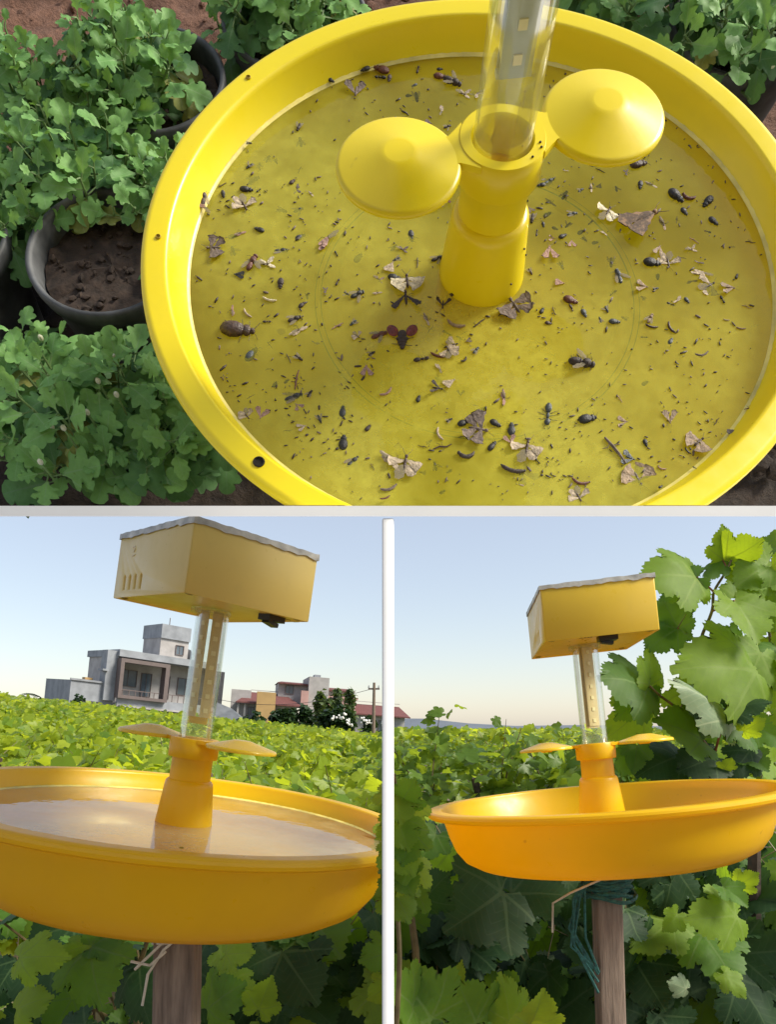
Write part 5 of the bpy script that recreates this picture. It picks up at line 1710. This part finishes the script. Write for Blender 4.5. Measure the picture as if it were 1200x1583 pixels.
def overhang():
    T = empty('grapevine', Matrix.Translation((.86, 1.62, 0)), 'tall backlit grapevine reaching over the mustard box at the right', 'grapevine', 'grapevines close behind the traps')
    bpy.context.view_layer.update()
    MB().tube([(0, 0, -.05), (.02, .02, .5), (-.03, 0, 1.0), (-.05, -.05, 1.28)], [.03, .026, .02, .012], 8).build('trunk', BARK, T)
    # shoots
    wcane(T, [(1137, 1205, 1.55), (1105, 1168, 1.50), (1075, 1128, 1.46), (1051, 1098, 1.44), (1022, 1076, 1.42), (1005, 1060, 1.42)], .0045, .002, CANE)
    wcane(T, [(1084, 1145, 1.5), (1076, 1060, 1.5), (1083, 992, 1.48), (1101, 945, 1.46), (1104, 915, 1.46), (1120, 888, 1.45), (1131, 866, 1.45)], .0042, .0022, CANE)
    wcane(T, [(1105, 1166, 1.5), (1112, 1140, 1.48), (1122, 1115, 1.46)], .003, .002, CANE_R)
    for pts in ([(1104, 915, 1.46), (1090, 902, 1.45), (1078, 892, 1.43)], [(1101, 945, 1.46), (1118, 938, 1.44), (1136, 928, 1.42)], [(1083, 992, 1.48), (1065, 982, 1.47), (1048, 971, 1.46)],
                [(1051, 1098, 1.44), (1060, 1080, 1.45), (1066, 1062, 1.46)], [(1120, 888, 1.45), (1122, 875, 1.45), (1118, 866, 1.46)], [(1075, 1128, 1.46), (1074, 1100, 1.46), (1073, 1080, 1.47)]):
        wcane(T, pts, .0022, .0014, CANE_R, 'petiole')
    # curling tendrils
    for pts in ([(1101, 960, 1.46), (1098, 976, 1.45), (1101, 985, 1.45), (1110, 984, 1.45)], [(1104, 917, 1.46), (1096, 921, 1.45), (1093, 920, 1.45)], [(1048, 970, 1.46), (1056, 958, 1.45), (1061, 949, 1.45)]):
        wcane(T, pts, .0012, .0006, CANE, 'tendril')
    Lf = lambda *a, **k: pix_leaf(T, *a, **k)
    Lf((1078, 892), (1000, 880), 1.43, 1.38, 'young_backlit', (.15, -1, .5), 1.0)
    Lf((1078, 893), (1018, 925), 1.43, 1.46, 'near', (-.3, -1, .2), .8)
    Lf((1120, 866), (1122, 812), 1.46, 1.42, 'young_backlit', (.2, -1, -.2), .8)
    Lf((1122, 868), (1180, 838), 1.46, 1.40, 'young_backlit', (.0, -.9, -.4), 1.15)
    Lf((1118, 866), (1090, 892), 1.46, 1.43, 'near', (-.5, -.8, .4), .6)
    Lf((1136, 928), (1176, 990), 1.42, 1.36, 'young_backlit', (.25, -1, .2), 1.1)
    Lf((1140, 925), (1190, 890), 1.43, 1.46, 'young_backlit', (.2, -1, .3), .9)
    Lf((1048, 971), (1000, 1000), 1.46, 1.44, 'near', (-.3, -.9, .4), .95)
    Lf((1048, 971), (1022, 918), 1.46, 1.50, 'near', (-.5, -.9, .2), .9)
    Lf((1003, 1060), (935, 1040), 1.42, 1.36, 'near', (.1, -.9, .6), 1.15)
    Lf((1003, 1060), (1012, 998), 1.42, 1.46, 'young_backlit', (.5, -.8, .1), .75)
    Lf((1003, 1062), (955, 1112), 1.42, 1.40, 'near', (-.2, -1, -.1), .8)
    Lf((998, 1090), (945, 1142), 1.5, 1.47, 'young_backlit', (.1, -1, .0), .85)
    Lf((1170, 1036), (1062, 1022), 1.40, 1.33, 'young_backlit', (.05, -1, .35), 1.0)
    Lf((1175, 1010), (1150, 1078), 1.42, 1.38, 'young_backlit', (.2, -1, .1), 1.0)
    Lf((1066, 1062), (1055, 1130), 1.46, 1.44, 'young_backlit', (-.2, -1, .05), .85)
    Lf((1066, 1062), (1052, 1035), 1.46, 1.42, 'young_backlit', (-.1, -1, .2), .9)
    Lf((1132, 1112), (1052, 1042), 1.38, 1.31, 'pale', (.55, -.8, .5), .55)
    Lf((1128, 1098), (1190, 1078), 1.38, 1.34, 'shade', (.0, -.6, .8), 1.0)
    Lf((1128, 1092), (1100, 1058), 1.42, 1.45, 'shade', (.3, -.8, .3), .9)
    Lf((1086, 1142), (1014, 1110), 1.44, 1.40, 'near', (.2, -.9, .5), .95)
    Lf((1073, 1080), (1092, 1142), 1.47, 1.44, 'near', (.5, -.8, .2), .9)
    Lf((1138, 990), (1108, 975), 1.45, 1.43, 'near', (.1, -1, .2), .9)
    Lf((1100, 1128), (1120, 1150), 1.5, 1.5, 'near', (.1, -1, .2), .9)
    Lf((1130, 1112), (1178, 1158), 1.40, 1.36, 'near', (.4, -.8, .5), .9)
    Lf((1150, 1130), (1182, 1112), 1.36, 1.33, 'young_backlit', (.1, -1, .3), .9)
    Lf((1120, 1188), (1132, 1172), 1.46, 1.44, 'young_backlit', (.1, -1, .3), 1.2)
    Lf((1050, 1168), (990, 1190), 1.50, 1.46, 'shade', (.0, -.8, .6), 1.0)
    Lf((1105, 1170), (1050, 1190), 1.48, 1.44, 'shade', (.1, -.8, .6), 1.1)
    Lf((975, 1160), (962, 1200), 1.50, 1.48, 'near', (.0, -1, .2), 1.0)
    Lf((1022, 1150), (1052, 1190), 1.53, 1.5, 'young_backlit', (.1, -1, .1), .7)
    Lf((985, 1152), (980, 1196), 1.5, 1.47, 'near', (-.2, -1, .2), .8)
    Lf((1160, 1160), (1130, 1200), 1.48, 1.45, 'shade', (-.2, -1, .2), .9)
    Lf((1150, 1165), (1190, 1190), 1.5, 1.45, 'near', (.2, -1, .3), 1.0)
    rq = random.Random(77)
    for i in range(30):
        if i < 13:
            x, y, Y = rq.uniform(985, 1215), rq.uniform(1085, 1205), rq.uniform(1.56, 1.85)
            if x < 1030 and y < 1120: continue
        else: x, y, Y = rq.uniform(1168, 1240), rq.uniform(815, 1090), rq.uniform(1.40, 1.6)
        d = Vector((rq.uniform(-1, 1), rq.uniform(-.8, .2), rq.uniform(-1.2, .3))).normalized() * rq.uniform(.06, .105)
        p = at(x, y, Y)
        near_leaf(T, p, p + d, (rq.uniform(-.5, .5), -1, rq.uniform(0, .8)), rq.choice(('young_backlit', 'young_backlit', 'near')))
    wcane(T, [(1225, 1230, 1.6), (1205, 1100, 1.52), (1190, 980, 1.5), (1180, 880, 1.48), (1170, 830, 1.46)], .0045, .002, CANE)
    # lower leaves lit from the side
    Lf((1140, 1415), (1072, 1420), 1.44, 1.40, 'young_backlit', (.1, -1, .4), .95)
    Lf((1140, 1370), (1172, 1350), 1.45, 1.42, 'young_backlit', (.1, -.9, .5), .9)
    Lf((1118, 1370), (1158, 1400), 1.44, 1.40, 'near', (.2, -.9, .5), .9)
    Lf((1120, 1505), (1158, 1540), 1.44, 1.41, 'young_backlit', (.2, -1, .4), .8)
    Lf((1048, 1412), (1026, 1440), 1.5, 1.48, 'young_backlit', (.1, -1, .2), .9)
    Lf((1062, 1528), (1036, 1518), 1.44, 1.42, 'pale', (-.2, -1, .3), .8)


overhang()


def edge_vines():
    T = empty('grapevine', Matrix.Translation((.06, 1.3, 0)), 'light green grapevine shoot at the foot of the white post, right side', 'grapevine', 'grapevines close behind the traps')
    bpy.context.view_layer.update()
    MB().tube([(0, 0, -.05), (.01, .01, .6), (-.01, -.02, 1.1), (-.05, -.05, 1.42)], [.014, .011, .007, .003], 7).build('cane', CANE, T)
    Lf = lambda *a, **k: pix_leaf(T, *a, **k)
    for a, b, k, nn in (((618, 1246), (640, 1206), 'near', (.1, -1, .4)), ((612, 1222), (622, 1272), 'young_backlit', (.3, -1, .3)), ((630, 1238), (642, 1290), 'young_backlit', (.1, -1, .5)), ((612, 1262), (634, 1314), 'young_backlit', (.2, -1, .3)),
                        ((636, 1282), (622, 1338), 'near', (-.1, -1, .5)), ((608, 1300), (640, 1346), 'young_backlit', (.2, -1, .2)), ((612, 1345), (640, 1382), 'near', (.1, -1, .5)), ((640, 1330), (614, 1382), 'young_backlit', (-.2, -1, .3)),
                        ((606, 1372), (634, 1420), 'near', (.2, -1, .3))):
        Lf(a, b, .70 + .02 * R.random(), .68 + .02 * R.random(), k, nn, wide=1.0)
    wcane(T, [(612, 1600, .74), (618, 1480, .73), (614, 1380, .73), (622, 1290, .72), (618, 1240, .715)], .003, .0015, CANE)
    Lf((600, 1275), (632, 1322), 1.0, .97, 'young_backlit', (.2, -1, .4), .9)
    Lf((598, 1320), (640, 1348), 1.1, 1.05, 'young_backlit', (.1, -.9, .6), .9)
    Lf((600, 1345), (640, 1400), 1.15, 1.1, 'near', (.3, -1, .3), 1.0)
    Lf((640, 1360), (612, 1420), 1.25, 1.2, 'near', (.2, -1, .2), 1.0)
    Lf((655, 1390), (690, 1352), 1.4, 1.35, 'shade', (.0, -.9, .4), 1.0)
    Lf((675, 1290), (650, 1330), 1.5, 1.46, 'near', (.0, -.9, .4), 1.0)
    Lf((640, 1555), (600, 1520), 1.0, .94, 'near', (.1, -.8, .6), 1.0)
    Lf((668, 1575), (615, 1500), 1.02, 1.0, 'near', (.2, -.9, .4), 1.2)
    Lf((700, 1560), (706, 1482), 1.1, 1.12, 'young_backlit', (-.6, -.8, .2), .45)
    Lf((735, 1580), (712, 1520), 1.1, 1.06, 'near', (.1, -.9, .5), 1.1)
    Lf((790, 1580), (778, 1508), 1.12, 1.1, 'young_backlit', (.1, -.9, .5), .8)
    Lf((820, 1585), (842, 1532), 1.1, 1.06, 'young_backlit', (.2, -.9, .5), .9)
    Lf((778, 1378), (690, 1440), 1.46, 1.38, 'shade', (.1, -1, .3), 1.15)
    Lf((790, 1380), (880, 1380), 1.48, 1.42, 'shade', (.0, -.9, .5), 1.1)
    T = empty('grapevine', Matrix.Translation((-.50, 1.35, 0)), 'grapevine with one large drooping leaf and sunlit leaves left of the left stake', 'grapevine', 'grapevines close behind the traps')
    bpy.context.view_layer.update()
    MB().tube([(0, .1, -.05), (.03, .1, .5), (0, .05, 1.0), (.05, 0, 1.12)], [.014, .012, .008, .004], 7).build('cane', CANE, T)
    Lf((138, 1462), (150, 1552), 1.22, 1.15, 'near', (.1, -1, .35), 1.05)
    Lf((136, 1460), (80, 1478), 1.22, 1.20, 'young_backlit', (.1, -1, .5), .7)
    Lf((140, 1462), (196, 1450), 1.22, 1.24, 'near', (.2, -.9, .6), .9)
    Lf((30, 1480), (96, 1474), 1.15, 1.12, 'young_backlit', (.0, -.9, .6), .8)
    Lf((25, 1560), (68, 1538), 1.15, 1.12, 'young_backlit', (.0, -.9, .6), .9)
    Lf((85, 1490), (70, 1545), 1.3, 1.25, 'shade', (.0, -1, .3), 1.0)
    Lf((340, 1468), (392, 1476), 1.3, 1.26, 'young_backlit', (.0, -.8, .7), .9)
    T = empty('grapevine', Matrix.Translation((-.18, 1.4, 0)), 'grapevine with broad dark leaves right of the left stake', 'grapevine', 'grapevines close behind the traps')
    bpy.context.view_layer.update()
    MB().tube([(0, .1, -.05), (.03, .1, .5), (0, .05, 1.0), (.02, 0, 1.1)], [.014, .012, .008, .004], 7).build('cane', CANE, T)
    Lf((437, 1472), (490, 1550), 1.24, 1.16, 'shade', (.15, -1, .3), 1.05)
    Lf((436, 1470), (370, 1500), 1.24, 1.2, 'shade', (-.1, -1, .4), 1.0)
    Lf((440, 1470), (520, 1480), 1.24, 1.22, 'near', (.0, -.9, .5), .9)
    Lf((350, 1475), (392, 1470), 1.2, 1.17, 'young_backlit', (.0, -.9, .6), .9)
    Lf((350, 1515), (395, 1540), 1.2, 1.17, 'young_backlit', (.0, -.9, .6), .9)
    Lf((400, 1560), (420, 1510), 1.18, 1.16, 'young_backlit', (.2, -.9, .5), .8)
    Lf((320, 1560), (365, 1520), 1.2, 1.16, 'near', (.0, -.9, .6), 1.0)
    Lf((605, 1470), (562, 1485), 1.2, 1.16, 'near', (.1, -1, .3), 1.1)
    Lf((605, 1520), (568, 1545), 1.16, 1.14, 'young_backlit', (.1, -1, .4), 1.0)


edge_vines()
